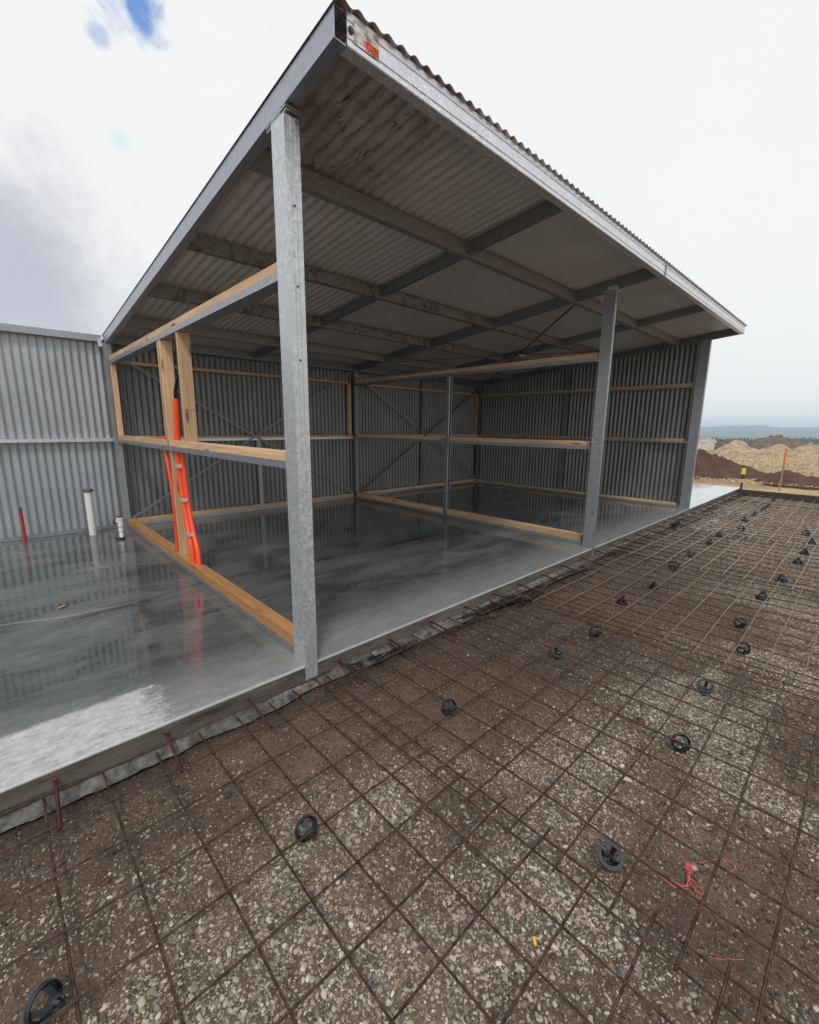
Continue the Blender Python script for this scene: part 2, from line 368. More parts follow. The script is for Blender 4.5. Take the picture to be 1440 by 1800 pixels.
# ------------------------------------------------------------------ ground, slab, field
def gz(d): return np.where(d < 14, -.115, np.where(d < 120, -.115-.02*(d-14), -2.235-.035*(np.minimum(d, 310)-120)))-.0016*np.maximum(0, np.minimum(d, 900)-310)
def terrain():
    ang = np.linspace(0, 2*math.pi, 1441); rad = np.concatenate([np.linspace(0, 11, 12), np.linspace(12, 60, 97), np.geomspace(61, 900, 70), np.geomspace(940, 3000, 30)])
    A, R = np.meshgrid(ang, rad); X = R*np.cos(A)+2; Y = R*np.sin(A)
    Z = gz(R)+.05*(fbm(X+900, Y+900, .25, 4, 3)-.5)*np.clip((R-13)/6, 0, 1)
    hz_ = fbm(A*11+5, R/2500+3, 1.3, 4, 9); Z += np.clip((R-1000)/800, 0, 1)**1.5*(10+24*hz_)*np.where(R > 1850, .55, 1)
    Z -= np.clip((13.2-R)/.8, 0, 1)*.12
    # the building platform is cut level: sink the sheet under slab and mesh bed
    pad = (X > -9) & (X < 11.9) & (Y > -6) & (Y < 5); Z = np.where(pad, np.minimum(Z, -.28), Z)
    M = Mt("dry grass field"); Xs, Ys, _ = M.xyz()
    a = M.noise(.5, 6, .65, .5, co=M.coord((1, .35, 1))); b = M.noise(6, 5, .7, co=M.coord((1, .5, 1))); big = M.noise(.06, 4, .6)
    c = M.mix(M.ramp(a, (.35, 0), (.68, 1)), (.36, .26, .13), (.62, .49, .28))
    c = M.mix(M.ramp(big, (.48, 0), (.68, .6)), c, (.24, .26, .10)); c = M.mix(M.ramp(b, (.5, 0), (.72, .55)), c, (.20, .125, .055))
    red = M.noise(.35, 5, .6); c = M.mix(M.ramp(red, (.44, 0), (.56, .85)), c, (.36, .215, .145)); cl = M.noise(14, 8, .8); c = M.mix(M.ramp(cl, (.38, .6), (.52, 0)), c, (.14, .085, .05))
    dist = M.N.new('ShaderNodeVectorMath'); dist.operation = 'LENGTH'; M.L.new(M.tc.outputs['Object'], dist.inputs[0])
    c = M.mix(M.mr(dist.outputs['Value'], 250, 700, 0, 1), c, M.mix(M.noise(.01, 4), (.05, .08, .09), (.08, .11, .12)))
    M.set(Base_Color=c, Roughness=.9).bump(b, .5, .05)
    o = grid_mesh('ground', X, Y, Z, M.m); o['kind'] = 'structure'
terrain()

def dirtmask(x, y):       # 1 = pale gravel on top, 0 = bare brown dirt
    n = fbm(x+40, y+40, 1.3, 5, 21); n2 = fbm(x+10, y+70, 3.2, 4, 22)
    base = np.clip((-.62-y+ .35*np.clip(-x-.2, -1.5, 1.2))/.55, 0, 1)       # dirt band beside the slab
    base = base*np.clip((n-.38)*7, .10, 1)*np.clip((n2-.25)*4, .3, 1)
    def blob(cx, cy, rx, ry, v):
        nonlocal base
        k = np.exp(-(((x-cx)/rx)**2+((y-cy)/ry)**2)); base = base*(1-k)+v*k
    blob(.30, -2.12, .26, .22, .05); blob(-.02, -1.35, .2, .16, .2); blob(-.95, -.55, .5, .22, .25); blob(-.35, -1.9, .18, .15, .35)
    blob(.55, -2.25, .3, .2, .1); blob(-1.15, -.95, .16, .10, .15); blob(1.25, -1.25, .3, .12, .1); blob(.55, -1.15, .25, .1, .1); blob(1.9, -1.9, .35, .12, .15); blob(-.15, -2.1, .14, .1, .1); blob(-.75, -1.25, .35, .2, 1); blob(-.2, -1.05, .35, .14, 1); blob(.62, -1.55, .5, .25, .95)
    far = np.clip((x-2.5)/3, 0, 1); base = base*(1-far)+far*(.25+.5*np.clip((n-.35)*3, 0, 1)*np.clip((-.5-y)/.6, 0, 1))
    return np.clip(base, 0, 1)
def bed_z(x, y):
    return -.140-.020*np.clip((-y-.9)/1.0, 0, 1)+.016*(fbm(x+50, y+50, 1.1, 3, 11)-.5)+.010*(fbm(x+50, y+50, 9, 4, 12)-.5)-.02*np.exp(-((y+.30)/.07)**2)*(fbm(x+9, y+9, 3, 3, 13))
def bed():
    xs = np.concatenate([np.arange(-3.4, 2.6, .014), np.arange(2.6, 11.26, .035)]); ys = np.concatenate([np.arange(-6, -3, .06), np.arange(-3, -.18, .014)])
    X, Y = np.meshgrid(xs, ys); Z = bed_z(X, Y); Z += .006*(fbm(X+3, Y+5, 30, 3, 14)-.5)
    k = dirtmask(X, Y); n = fbm(X+7, Y+7, 5, 5, 15)[..., None]; n2 = fbm(X+70, Y+7, .8, 4, 16)[..., None]
    dirt = np.array([.088, .056, .038])*(.55+1.0*n)*(.75+.6*n2)
    warm = np.clip((n2-.5)*5, 0, 1); dirt = dirt*(1-warm*.5)+np.array([.16, .095, .055])*warm*.5
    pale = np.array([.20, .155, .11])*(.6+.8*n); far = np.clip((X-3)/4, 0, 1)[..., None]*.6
    c = dirt*(1-k[..., None]*.3)+pale*k[..., None]*.3; c = c*(1-far)+far*(np.array([.38, .30, .23])*(.35+1.25*n))  # far end of the bed painted paler to stand for glare
    wet = np.clip(1-(-Y-.2)/.22, 0, 1)[..., None]; c = c*(1-.62*wet)
    M = Mt("damp dirt bed"); at = M.N.new('ShaderNodeAttribute'); at.attribute_name = 'tint'
    f = M.noise(120, 4, .7); f2 = M.vor(75)
    cc = M.mix(M.ramp(f, (.35, 0), (.7, 1)), (.55, .55, .55), (1.5, 1.45, 1.4)); col = M.mix(1.0, at.outputs['Color'], cc, 'MULTIPLY')
    X_, Y_, _ = M.xyz(); pn = M.noise(2.2, 5, .6, .4, co=M.coord((.5, 1.6, 1)))
    pud = M.math('MULTIPLY', M.ramp(pn, (.44, 0), (.49, 1)), M.math('MULTIPLY', M.mr(X_, 5.6, 6.6, 0, 1), M.math('MULTIPLY', M.mr(Y_, -.95, -.6, 0, 1), M.mr(X_, 9.6, 8.9, 0, 1))))
    M.set(Base_Color=col, Roughness=M.mix(pud, (.8,)*3, (.04,)*3)); M.b.inputs['Specular IOR Level'].default_value = .5
    h = M.math('ADD', M.math('MULTIPLY', f, .4), M.math('MULTIPLY', f2, -.6)); h = M.math('MULTIPLY', h, M.math('SUBTRACT', 1.0, pud)); M.bump(h, .7, .008)
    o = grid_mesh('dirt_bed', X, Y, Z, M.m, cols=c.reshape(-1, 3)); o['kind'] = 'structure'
bed()

def stones():
    import bmesh
    b = bmesh.new(); bmesh.ops.create_icosphere(b, subdivisions=2, radius=1); T2 = np.array([v.co[:] for v in b.verts]); F2 = np.array([[v.index for v in f.verts] for f in b.faces]); b.free()
    b = bmesh.new(); bmesh.ops.create_icosphere(b, subdivisions=1, radius=1); T1 = np.array([v.co[:] for v in b.verts]); F1 = np.array([[v.index for v in f.verts] for f in b.faces]); b.free()
    def batch(T, F, n, xr, yr, smin, smax, seed, keep, smooth):
        r = np.random.default_rng(seed); x = r.uniform(*xr, n); y = r.uniform(*yr, n)
        k = dirtmask(x, y); ok = r.random(n) < keep(k, x, y); x, y, k = x[ok], y[ok], k[ok]; n = len(x)
        s_ = smin*(smax/smin)**(r.random(n)**2.1); sc = np.stack([s_*r.uniform(.8, 1.5, n), s_*r.uniform(.65, 1.0, n), s_*r.uniform(.4, .8, n)], -1)
        vs = T[None]*(1+.38*(r.random((n, len(T), 1))-.5))*np.ones(3)
        # squared-off chunks
        vs = np.sign(vs)*np.abs(vs)**.8
        vs = vs*sc[:, None]
        a = r.uniform(0, 2*math.pi, n); t = r.normal(0, .35, n); ca, sa, ct, st = np.cos(a), np.sin(a), np.cos(t), np.sin(t)
        X, Y, Z = vs[..., 0], vs[..., 1], vs[..., 2]
        Y, Z = Y*ct[:, None]-Z*st[:, None], Y*st[:, None]+Z*ct[:, None]; X, Y = X*ca[:, None]-Y*sa[:, None], X*sa[:, None]+Y*ca[:, None]
        z0 = bed_z(x, y)+sc[:, 2]*r.uniform(-.3, .75, n)
        V = np.stack([X+x[:, None], Y+y[:, None], Z+z0[:, None]], -1).reshape(-1, 3)
        FF = (F[None]+np.arange(n)[:, None, None]*len(T)).reshape(-1, 3)
        pal = np.array([[.48, .42, .345], [.37, .32, .255], [.27, .23, .18], [.19, .165, .14], [.13, .105, .08], [.30, .21, .15], [.62, .57, .50], [.10, .095, .09]])
        drt = np.array([[.12, .082, .058], [.085, .055, .038], [.16, .12, .09], [.065, .05, .04], [.22, .18, .14]])
        c = np.where((r.random(n) < .25+.75*k)[:, None], pal[r.choice(8, n, p=[.2, .2, .17, .13, .12, .07, .04, .07])], drt[r.choice(5, n, p=[.3, .3, .2, .15, .05])])*r.uniform(.75, 1.2, (n, 1))
        c = c*(1+.35*np.clip((x-4)/4, 0, 1)[:, None]); c = c*(.62+.38*k[:, None])*(.75+.5*fbm(x+3, y+9, 1.7, 3, 33)[:, None])  # stones toward the far end brightened in colour for the same glare
        wet = np.clip(1-(-y-.2)/.3, 0, 1)[:, None]; c = c*(1-.5*wet)
        return V, FF, np.repeat(c, len(T), 0)
    kp = lambda k, x, y: (.05+.95*k**1.5)
    kq = lambda k, x, y: (.35+.65*k)
    parts = [batch(T2, F2, 46000, (-1.6, 1.3), (-2.75, -.24), .0036, .0092, 41, kp, True),
             batch(T1, F1, 240000, (-1.6, 1.9), (-2.8, -.22), .0018, .0052, 42, kq, True),
             batch(T1, F1, 120000, (1.2, 4.6), (-2.5, -.22), .0030, .0072, 43, kq, True),
             batch(T1, F1, 30000, (4.4, 11.2), (-2.5, -.3), .006, .012, 44, kq, True),
             batch(T1, F1, 30000, (-1.8, 8), (-4.2, -2.7), .0035, .009, 46, kq, True),
             batch(T2, F2, 140, (-1.6, 3), (-2.6, -.4), .010, .016, 45, kp, True)]
    o = 0; Vs, Fs, Cs = [], [], []
    for V, F, c in parts: Vs.append(V); Fs.append(F+o); Cs.append(c); o += len(V)
    M = Mt("crushed stone"); at = M.N.new('ShaderNodeAttribute'); at.attribute_name = 'tint'
    f = M.noise(220, 3, .6); M.set(Base_Color=M.mix(1.0, at.outputs['Color'], M.mix(f, (.75,)*3, (1.2,)*3), 'MULTIPLY'), Roughness=.72).bump(f, .25, .002)
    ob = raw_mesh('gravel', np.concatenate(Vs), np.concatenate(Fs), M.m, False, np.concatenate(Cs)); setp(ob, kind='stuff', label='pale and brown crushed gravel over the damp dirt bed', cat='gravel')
stones()

def slab():
    m = MB(); x0, x1, y0, y1 = -8, 11.62, -.19, 4.62
    prof = [(y1, 0), (y0+.008, 0), (y0+.002, -.003), (y0, -.009), (y0, -.092), (y0+.001, -.3), (y1, -.3)]
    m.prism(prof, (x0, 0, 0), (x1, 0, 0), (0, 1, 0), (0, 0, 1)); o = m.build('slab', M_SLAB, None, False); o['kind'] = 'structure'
    # rough ledge of spilled concrete along the foot of the slab
    xs = np.arange(-3.4, 11.2, .02); js = np.linspace(0, 1, 7); X, J = np.meshgrid(xs, js)
    wd = .025+.070*fbm(X*0+X, X*0, 2.6, 5, 51, .65); Y = -.188-J*wd; Z = -.090-.010*J-.07*np.clip(J-.55, 0, 1)**1.2+.016*(fbm(X+2, Y*3, 18, 4, 52, .6)-.5)*np.minimum(J*4, 1)
    M = Mt("rough spilled concrete"); n = M.noise(22, 6, .7); n2 = M.noise(2.5, 4)
    M.set(Base_Color=M.mix(M.ramp(n, (.35, 0), (.7, 1)), (.035, .032, .028), M.mix(M.ramp(n2, (.35, 0), (.65, 1)), (.09, .085, .078), (.30, .29, .28))), Roughness=.75).bump(n, .8, .01)
    o = grid_mesh('concrete_ledge', X, Y, Z, M.m); o['kind'] = 'structure'
slab()

# crumpled black damp-proof film
def membrane():
    xs = np.arange(.25, 11.1, .012); js = np.linspace(0, 1, 12); X, J = np.meshgrid(xs, js)
    e = .03+.13*np.clip(fbm(X, X*0, 1.1, 5, 61)-.28, 0, 1)*2; cr = fbm(X+3, J*1.2, 9, 4, 62); cr = np.abs(cr-.5)*2
    Y = -.215-J*e; Z = -.108+.035*cr*np.sin(J*math.pi*.9)+.008*(fbm(X+9, J*3, 25, 2, 63)-.5)-.015*J+.01
    drop = (fbm(X+30, J*.7+3, 1.7, 4, 64) < .46)[:-1, :-1]
    M = Mt("black plastic film"); n = M.noise(9, 5, .7); M.set(Base_Color=M.mix(M.ramp(n, (.45, 0), (.7, 1)), (.012, .012, .013), (.11, .10, .09)), Roughness=M.ramp(n, (.3, .22), (.7, .6)))
    o = grid_mesh('plastic_film', X, Y, Z, M.m, drop=drop); setp(o, 'crumpled black plastic film torn along the foot of the slab edge', 'plastic film')
membrane()

# ------------------------------------------------------------------ shed
shed = empty('open_shed', (0, 0, 0), 'galvanised open fronted shed with skillion roof and two open bays on the wet slab', 'shed')
def corrug(name, n_dir0, n_dir1, along, length_fn, mat, parent, amp=.0085, pitch=.076, th=.0009, nrm=None, base=None):
    """corrugated sheet: runs from s=n_dir0..n_dir1 in direction `along`, base(s)->(P0,P1) line ends"""
    n = int((n_dir1-n_dir0)/pitch*10); V = []; F = []
    for i in range(n+1):
        s_ = n_dir0+(n_dir1-n_dir0)*i/n; P0, P1 = base(s_); off = Vector(nrm)*amp*math.sin(2*math.pi*s_/pitch)
        V += [Vector(P0)+off, Vector(P1)+off]
    for i in range(n): F.append((2*i, 2*i+2, 2*i+3, 2*i+1))
    o = len(V); V += [v+Vector(nrm)*th for v in V]
    for i in range(n): F.append((o+2*i, o+2*i+1, o+2*i+3, o+2*i+2)); F.append((2*i, 2*i+2, o+2*i+2, o+2*i)); F.append((2*i+1, 2*i+3, o+2*i+3, o+2*i+1))
    m = MB(); m.add(V, F); return m.build(name, mat, parent, 60)

# roof sheeting
roofn = Vector((0, -SL, 1)).normalized()
def rb(x):
    y0, y1 = -OV-.024, D+.10; return (x, y0, rz(y0)+RD+.0105), (x, y1, rz(y1)+RD+.0105)
corrug('roof_sheet', -.015, 7.50, None, None, M_ROOF, shed, nrm=roofn, base=rb)
# wall sheeting: back wall of bays
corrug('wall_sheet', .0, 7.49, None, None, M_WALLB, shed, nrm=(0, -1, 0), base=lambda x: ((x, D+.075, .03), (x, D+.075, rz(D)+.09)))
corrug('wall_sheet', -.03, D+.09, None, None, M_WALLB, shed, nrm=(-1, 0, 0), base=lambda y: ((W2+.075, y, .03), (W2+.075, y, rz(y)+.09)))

YH = (0, -SL, 1)   # rafter section's depth axis stays vertical
def along_y(m, x, y0, y1, zoff, d, w, sgn=1, lip=.014, th=.0022):
    m.strip(csec(d, w, lip), th, (x, y0, rz(y0)+zoff), (x, y1, rz(y1)+zoff), (sgn, 0, 0), (0, 0, 1))
def along_x(m, y, x0, x1, z, d, w, sgn=1, lip=.014, th=.0022):
    m.strip(csec(d, w, lip), th, (x0, y, z), (x1, y, z), (0, sgn, 0), (0, 0, 1))
def bolt(m, c, axis, r=.009, h=.007):
    m.lathe([(0, 0), (r*1.7, 0), (r*1.7, .002), (r, .002), (r, h), (0, h)], c, 6, axis)

# rafters on the three frames
m = MB(); along_y(m, -.006, -OV, D+.06, 0, RD, .05, 1, .012); m.build('rafter', M_RAFT, shed)
PY = [.28, 1.385, 2.48, 3.52, 4.36]
segs = [(-OV+.045, PY[0]-.004)]+[(PY[i]+.048, PY[i+1]-.004) for i in range(4)]
for xm, mat, w, zo in ((W1+.0, M_GALVD, .05, .004), (1.855, M_GALVD, .04, .012), (5.53, M_GALVD, .04, .012)):
    m = MB()
    for a, b_ in segs: along_y(m, xm, a, b_, zo, RD-.012, w, 1, 0, .002)
    nm = 'rafter' if abs(xm-W1) < .1 else 'bridging'; rr = m.build(nm, mat, shed)
    if abs(xm-1.855) < .01: BR1 = rr
    for yy in PY:
        m = MB(); z_ = rz(yy); m.strip([(.05, .0), (.0, .0), (.0, .05)], .004, (xm-.005, yy-.0035, z_+.016), (xm-.005, yy-.0035, z_+.09), (1, 0, 0), (0, -1, 0))
        c_ = m.build('cleat', M_GALVD, rr)
        for zz in (.035, .07): m = MB(); bolt(m, (xm+.022, yy-.0075, z_+zz), (0, -1, 0), .007); m.build('bolt', M_GALVB, c_ if False else rr)
m = MB(); along_y(m, W2+.07, -OV+.045, D+.03, 0, RD, .05, -1, .012); m.build('rafter', M_GALVD, shed)
# purlins
for i, yy in enumerate(PY):
    m = MB(); along_x(m, yy, .05, W2+.02, rz(yy)-.004, RD-.004, .045, 1, .012)
    p = m.build('purlin', [M_DUSTY, M_RUST, M_RUST, M_DUSTY, M_GALVD][i], shed)
    p['label'] = ['dusty first purlin behind the front posts', 'rust marked second purlin', 'rust marked third purlin', 'dull fourth purlin', 'dull purlin above the back wall'][i]
    m = MB(); m.box(.047, .052, yy-.02, yy+.05, rz(yy)-.01, rz(yy)+.1); bolt(m, (.046, yy+.02, rz(yy)+.04), (-1, 0, 0), .006); m.build('cleat', M_GALVD, p)
# fascia in two lengths
def fasc(x0, x1):
    m = MB(); d = RD+.006
    prof = [(.046, .014), (.046, 0), (.001, 0), (0, .002), (0, .018), (.003, .022), (.003, .026), (0, .030), (0, d-.034), (.003, d-.030), (.003, d-.026), (0, d-.022), (0, d), (.046, d)]
    m.strip(prof, .0022, (x0, -OV-.004, rz(-OV)-.004), (x1, -OV-.004, rz(-OV)-.004), (0, 1, 0), (0, 0, 1)); return m.build('fascia', M_GALVB, shed)
FA = fasc(.047, 3.775); FB = fasc(3.782, W2+.075)
m = MB(); m.box(3.765, 3.795, -OV-.011, -OV-.0075, rz(-OV)+.002, rz(-OV)+RD-.008); m.build('joint_strap', M_GALVD, FB)
m = MB(); c_ = (.064, -OV-.0075, rz(-OV)+.052); m.lathe([(.0, 0), (.014, 0), (.014, .002), (.009, .003), (.009, .008), (0, .008)], c_, 14, (0, -1, 0)); m.build('bolt', M_DARKST, FA)
def mat_label():
    M = Mt("stained paper label"); X, Y, Z = M.xyz(); n = M.noise(9, 9, .75, 1.5); t = M.noise(70, 3, .6, co=M.coord((.25, 1, 2.0)))
    c = M.mix(M.ramp(n, (.42, 0), (.56, 1)), (.70, .66, .64), (.22, .12, .09)); c = M.mix(M.ramp(t, (.55, 0), (.6, .6)), c, (.18, .12, .10))
    M.set(Base_Color=c, Roughness=.7); return M.m
m = MB(); zf = rz(-OV)-.004; m.box(.080, .205, -OV-.0088, -OV-.0080, zf+.0225, zf+.099); lab = m.build('label_sticker', mat_label(), FA)
m = MB(); m.box(.138, .200, -OV-.0098, -OV-.0090, zf+.030, zf+.058); m.build('red_patch', mat_plain("faded red print", (.74, .10, .045), .7, 0, .3, 60), lab)
def text(name, body, size, loc, rx, rzz, mat, parent, th=.0003):
    cu = bpy.data.curves.new(name, 'FONT'); cu.body = body; cu.size = size; cu.extrude = th; cu.align_x = 'CENTER'; cu.align_y = 'CENTER'
    t = bpy.data.objects.new(name, cu); COL.objects.link(t); bpy.context.view_layer.update()
    me = bpy.data.meshes.new_from_object(t.evaluated_get(bpy.context.evaluated_depsgraph_get())); bpy.data.objects.remove(t)
    Rm = Euler((rx, 0, rzz)).to_matrix().to_4x4(); Rm.translation = Vector(loc)-(wloc(parent) if parent else Vector())
    me.transform(Rm); me.materials.clear(); me.materials.append(mat); o = bpy.data.objects.new(name, me); COL.objects.link(o)
    if parent: o.parent = parent
    return o
text('printed_letters', 'TUBE', .029, (.170, -OV-.0102, zf+.044), math.pi/2, 0, mat_plain("dark red ink", (.25, .02, .012), .7), lab)
# white stencil on the bridging web near the first purlin (reads from the left, on the -x face)
text('stencil_marks', 'H:0KY', .062, (1.853, .02, rz(.02)+.052), math.pi/2, -math.pi/2, mat_plain("white stencil paint", (.55, .55, .53), .7, 0, .4, 90), BR1)

# posts
def post(x0, x1, y0, y1, z0, z1, mats, sgn=1):
    m = MB(); w = x1-x0; d = y1-y0; g = .0035
    # front face carries two rolled grooves, open lipped back
    prof = [(0, 0), (w*.30, 0), (w*.33, g), (w*.37, g), (w*.40, 0), (w*.60, 0), (w*.63, g), (w*.67, g), (w*.70, 0), (w, 0), (w, d), (0, d)]
    m.prism(prof, (x0, y0, z0), (x0, y0, z1), (1, 0, 0), (0, 1, 0)); p = m.build('post', mats, shed); return p
PA = post(-.020, .057, -.197, -.072, -.16, rz(-.09)-.035, mat_galv("weathered post zinc", .62, .40, 0, (.95, 1, 1.04), .6, 75)); PA['label'] = 'spangled front corner post nearest the camera'
PB = post(W1-.078, W1-.040, -.197, -.078, -.16, rz(-.09)-.020, M_GALV); PB['label'] = 'front post between the two bays'
PC = post(W2-.070, W2+.0, -.197, -.060, -.16, rz(-.09)-.010, M_GALV); PC['label'] = 'front post at the far end wall'
m = MB(); zt_ = rz(-.09)
for i_, (q0, q1) in enumerate(((-.035, -.026), (-.022, -.014))): m.prism([(0, q0), (.075+.004*i_, q0), (.075+.004*i_, q1), (0, q1)], (-.012-.004*i_, -.205, rz(-.205)), (-.012-.004*i_, -.015, rz(-.015)), (1, 0, 0), (0, 0, 1))
m.box(-.015, .05, -.16, -.07, zt_-.035, zt_-.001); m.box(.0575, .0615, -.17, -.06, zt_-.11, zt_-.030)
bolt(m, (.0615, -.15, zt_-.07), (1, 0, 0)); bolt(m, (.045, -.199, zt_-.05), (0, -1, 0), .007); m.build('cap_bracket', M_GALV, PA)
for z in (1.55, .42): m = MB(); m.box(.0575, .063, -.14, -.125, z, z+.022); m.build('clip', M_DARKST, PA)
for z in (2.0, 1.66, 2.35): m = MB(); bolt(m, (.018, -.198, z), (0, -1, 0), .0035, .003); m.build('screw', M_DARKST, PA)
m = MB(); m.box(W1-.09, W1+.03, -.205, -.05, rz(-.09)-.020, rz(-.09)-.014); m.box(W1-.0475, W1-.042, -.19, -.09, rz(-.09)-.06, rz(-.09)+.03)
for z in (-.03, .01): bolt(m, (W1-.042, -.145, rz(-.09)+z), (1, 0, 0)); bolt(m, (W1-.065, -.200, rz(-.09)+z-.012), (0, -1, 0), .007)
m.build('cap_bracket', M_GALVB, PB)
# rear and intermediate steel posts
for x, lb in ((-.028, 'back corner post where the open bay meets the left wall'), (W1+.0, 'back post between the two bays'), (W2-.02, 'back corner post at the far end')):
    m = MB(); m.strip(csec(.075, .05, .012), .002, (x, D-.055, .0), (x, D-.055, rz(D)+.0), (0, 1, 0), (1, 0, 0)); p = m.build('post', M_GALVD if x > 0 else M_GALV, shed); p['label'] = lb
for x, z1 in ((1.855, 1.11), (5.51, rz(D))):
    m = MB(); m.strip(csec(.06, .05, .012), .002, (x, D-.01, 0), (x, D-.01, z1), (0, 1, 0), (1, 0, 0)); m.build('stud', M_GALV, shed)
m = MB(); m.strip(csec(.06, .05, .012), .002, (W2+.005, 2.18, 0), (W2+.005, 2.18, rz(2.2)), (1, 0, 0), (0, 1, 0)); m.build('stud', M_GALVD, shed)

def utrack(m, p0, p1, ax, w=.092, h=.042, th=.0022):   # upturned channel
    m.strip([(0, h), (0, 0), (w, 0), (w, h)], th, p0, p1, ax, (0, 0, 1))
# side frame and middle frame
def frame(x, lab_, gap):
    ye = -.066 if x < 1 else -.028
    root = MB()
    utrack(root, (x, ye, .003), (x, D-.06, .003), (1, 0, 0)); fr = root.build('steel_track', M_GALV, shed); fr['label'] = lab_+' floor track'
    def tim(y0, y1, z, mat, h=.078, zo=.006):
        t = MB(); t.box(x+.006, x+.087, y0, y1, z+zo, z+zo+h+.03, .003); o = t.build('timber_plate', mat, None); return o
    def tp(y0, y1, z, par, mat=M_TY, h=.085):
        t = MB(); t.box(x+.005, x+.087, y0, y1, z+.006, z+.006+h, .0025); t.build('timber_plate', mat, par)
        t = MB(); t.box(x+.0045, x+.0875, y0-.004, y0-.0005, z+.012, z+.003+h); t.build('end_seal', M_ENDDARK, par)
    for a, b_ in (([(ye+.006, D-.08)] if not gap else [(ye+.006, 2.10), (2.17, D-.08)])): tp(a, b_, .003, fr, M_TYO if x < 1 else M_TY, .108)
    for z, nm in ((1.108, 'mid'), (2.058, 'top')):
        m = MB(); utrack(m, (x, ye, z), (x, D-.06, z), (1, 0, 0)); r_ = m.build('steel_rail', M_GALV, shed); r_['label'] = lab_+' '+nm+' rail'
        sp = [(ye+.006, D-.08)]
        if z < 2: sp = [(ye+.006, 2.17), (2.19, D-.08)] if not gap else [(ye+.006, 2.10), (2.17, D-.08)]
        for a, b_ in sp: tp(a, b_, z, r_, M_TY, .085)
    return fr
frame(0.0, 'left frame', False); frame(W1, 'middle frame', True)
m = MB(); m.strip(csec(.06, .055, .012), .002, (W1+.016, 2.165, .046), (W1+.016, 2.165, 2.056), (0, -1, 0), (1, 0, 0)); m.build('stud', M_GALV, shed)
# pine studs of the left frame
for x0, x1, y0, y1, z0, z1, top_dx in ((.002, .098, 2.135, 2.175, 1.20, 2.056, 0), (.002, .098, 2.20, 2.238, 1.20, 2.056, 0), (.004, .100, 1.66, 1.695, 1.192, 2.056, 0), (.008, .10, 2.135, 2.165, .118, 1.107, 0), (.005, .06, D-.16, D-.11, 1.20, 2.056, 0)):
    m = MB(); m.box(x0, x1, y0, y1, z0, z1, .002); s_ = m.build('timber_stud', M_TZ, shed)
    if y0 == 1.66:
        m = MB(); m.box(x0-.0006, x1+.0006, y0-.0007, y0+.001, 1.455, 1.459); m.build('saw_cut', M_ENDDARK, s_)
# girts with battens on back wall, end wall
def battens():
    # back wall
    for z, lb in ((.0, 'back wall floor track'), (1.108, 'back wall mid girt')):
        for a, b_ in ((.06, W1-.02), (W1+.11, W2-.03)):
            m = MB(); m.strip([(0, .040), (0, 0), (.09, 0), (.09, .040)], .002, (a, D-.035, z+.003), (b_, D-.035, z+.003), (0, 1, 0), (0, 0, 1)); g = m.build('girt', M_GALVB if z else M_GALV, shed); g['label'] = lb
            m = MB(); m.box(a+.01, b_-.01, D-.030, D+.050, z+.008, z+(.078 if z else .095), .002); m.build('timber_batten', M_TX, g)
    for a, b_ in ((.10, W1-.09), (W1+.11, W2-.05)):
        m = MB(); m.box(a, b_, D-.03, D+.05, 2.078, 2.118, .002); m.build('timber_batten', M_TX, shed)
    for x in (W1-.085, W1+.085, W2-.07):
        m = MB(); m.box(x-.02, x+.022, D-.035, D+.05, 1.19, 2.07, .002); m.build('timber_stud', M_TZ, shed)
    # end wall
    for z in (0, 1.108, 2.02):
        m = MB(); m.strip([(0, .036), (0, 0), (.07, 0), (.07, .036)], .002, (W2-.02, -.028, z+.003), (W2-.02, D-.06, z+.003), (1, 0, 0), (0, 0, 1)); g = m.build('girt', M_GALV, shed); g['label'] = 'end wall girt'
        m = MB(); m.box(W2-.014, W2+.046, .02, D-.09, z+.007, z+.075, .002); m.build('timber_batten', M_TY, g)
battens()
# strap braces
def strap(p0, p1, w=.014, wd=(0, 0, 1), th=.0025, mat=M_GALV, nm='brace_strap'):
    p0, p1 = Vector(p0), Vector(p1); t = (p1-p0).normalized(); nrm = Vector(wd); b_ = t.cross(nrm).normalized()*w
    m = MB(); m.prism([(-1, -th), (1, -th), (1, th), (-1, th)], p0, p1, b_, nrm); return m.build(nm, mat, shed)
ys = D-.05
strap((.04, ys, .10), (W1-.06, ys, 2.28), wd=(0, 1, 0), mat=M_GALVD); strap((.04, ys-.006, 2.2), (W1-.04, ys-.006, .10), wd=(0, 1, 0), mat=M_GALVD)
strap((W1+.10, ys, .12), (W2-.05, ys, 2.24), wd=(0, 1, 0), mat=M_DARKST); strap((W1+.04, ys-.006, 2.26), (W2-.05, ys-.006, .12), wd=(0, 1, 0))
for a, b_ in (((3.80, .33), (7.3, 4.2)), ((3.80, 3.5), (7.3, .4))):
    strap((a[0], a[1], rz(a[1])-.008), (b_[0], b_[1], rz(b_[1])-.008-(.004 if a[1] > 1 else 0)), .013, (0, .1, 1), mat=M_DARKST)
# turnbuckle and coiled wire near the crossing
m = MB(); m.tube([(5.35, 2.05, rz(2.05)-.02), (5.47, 2.0, rz(2.)-.02)], .012, 8); m.tube([(5.3, 2.08, rz(2.05)-.03), (5.33, 2.11, rz(2.05)-.06), (5.40, 2.09, rz(2.05)-.05), (5.36, 2.05, rz(2.05)-.02)], .004, 5); m.build('tensioner', M_GALVB, shed)

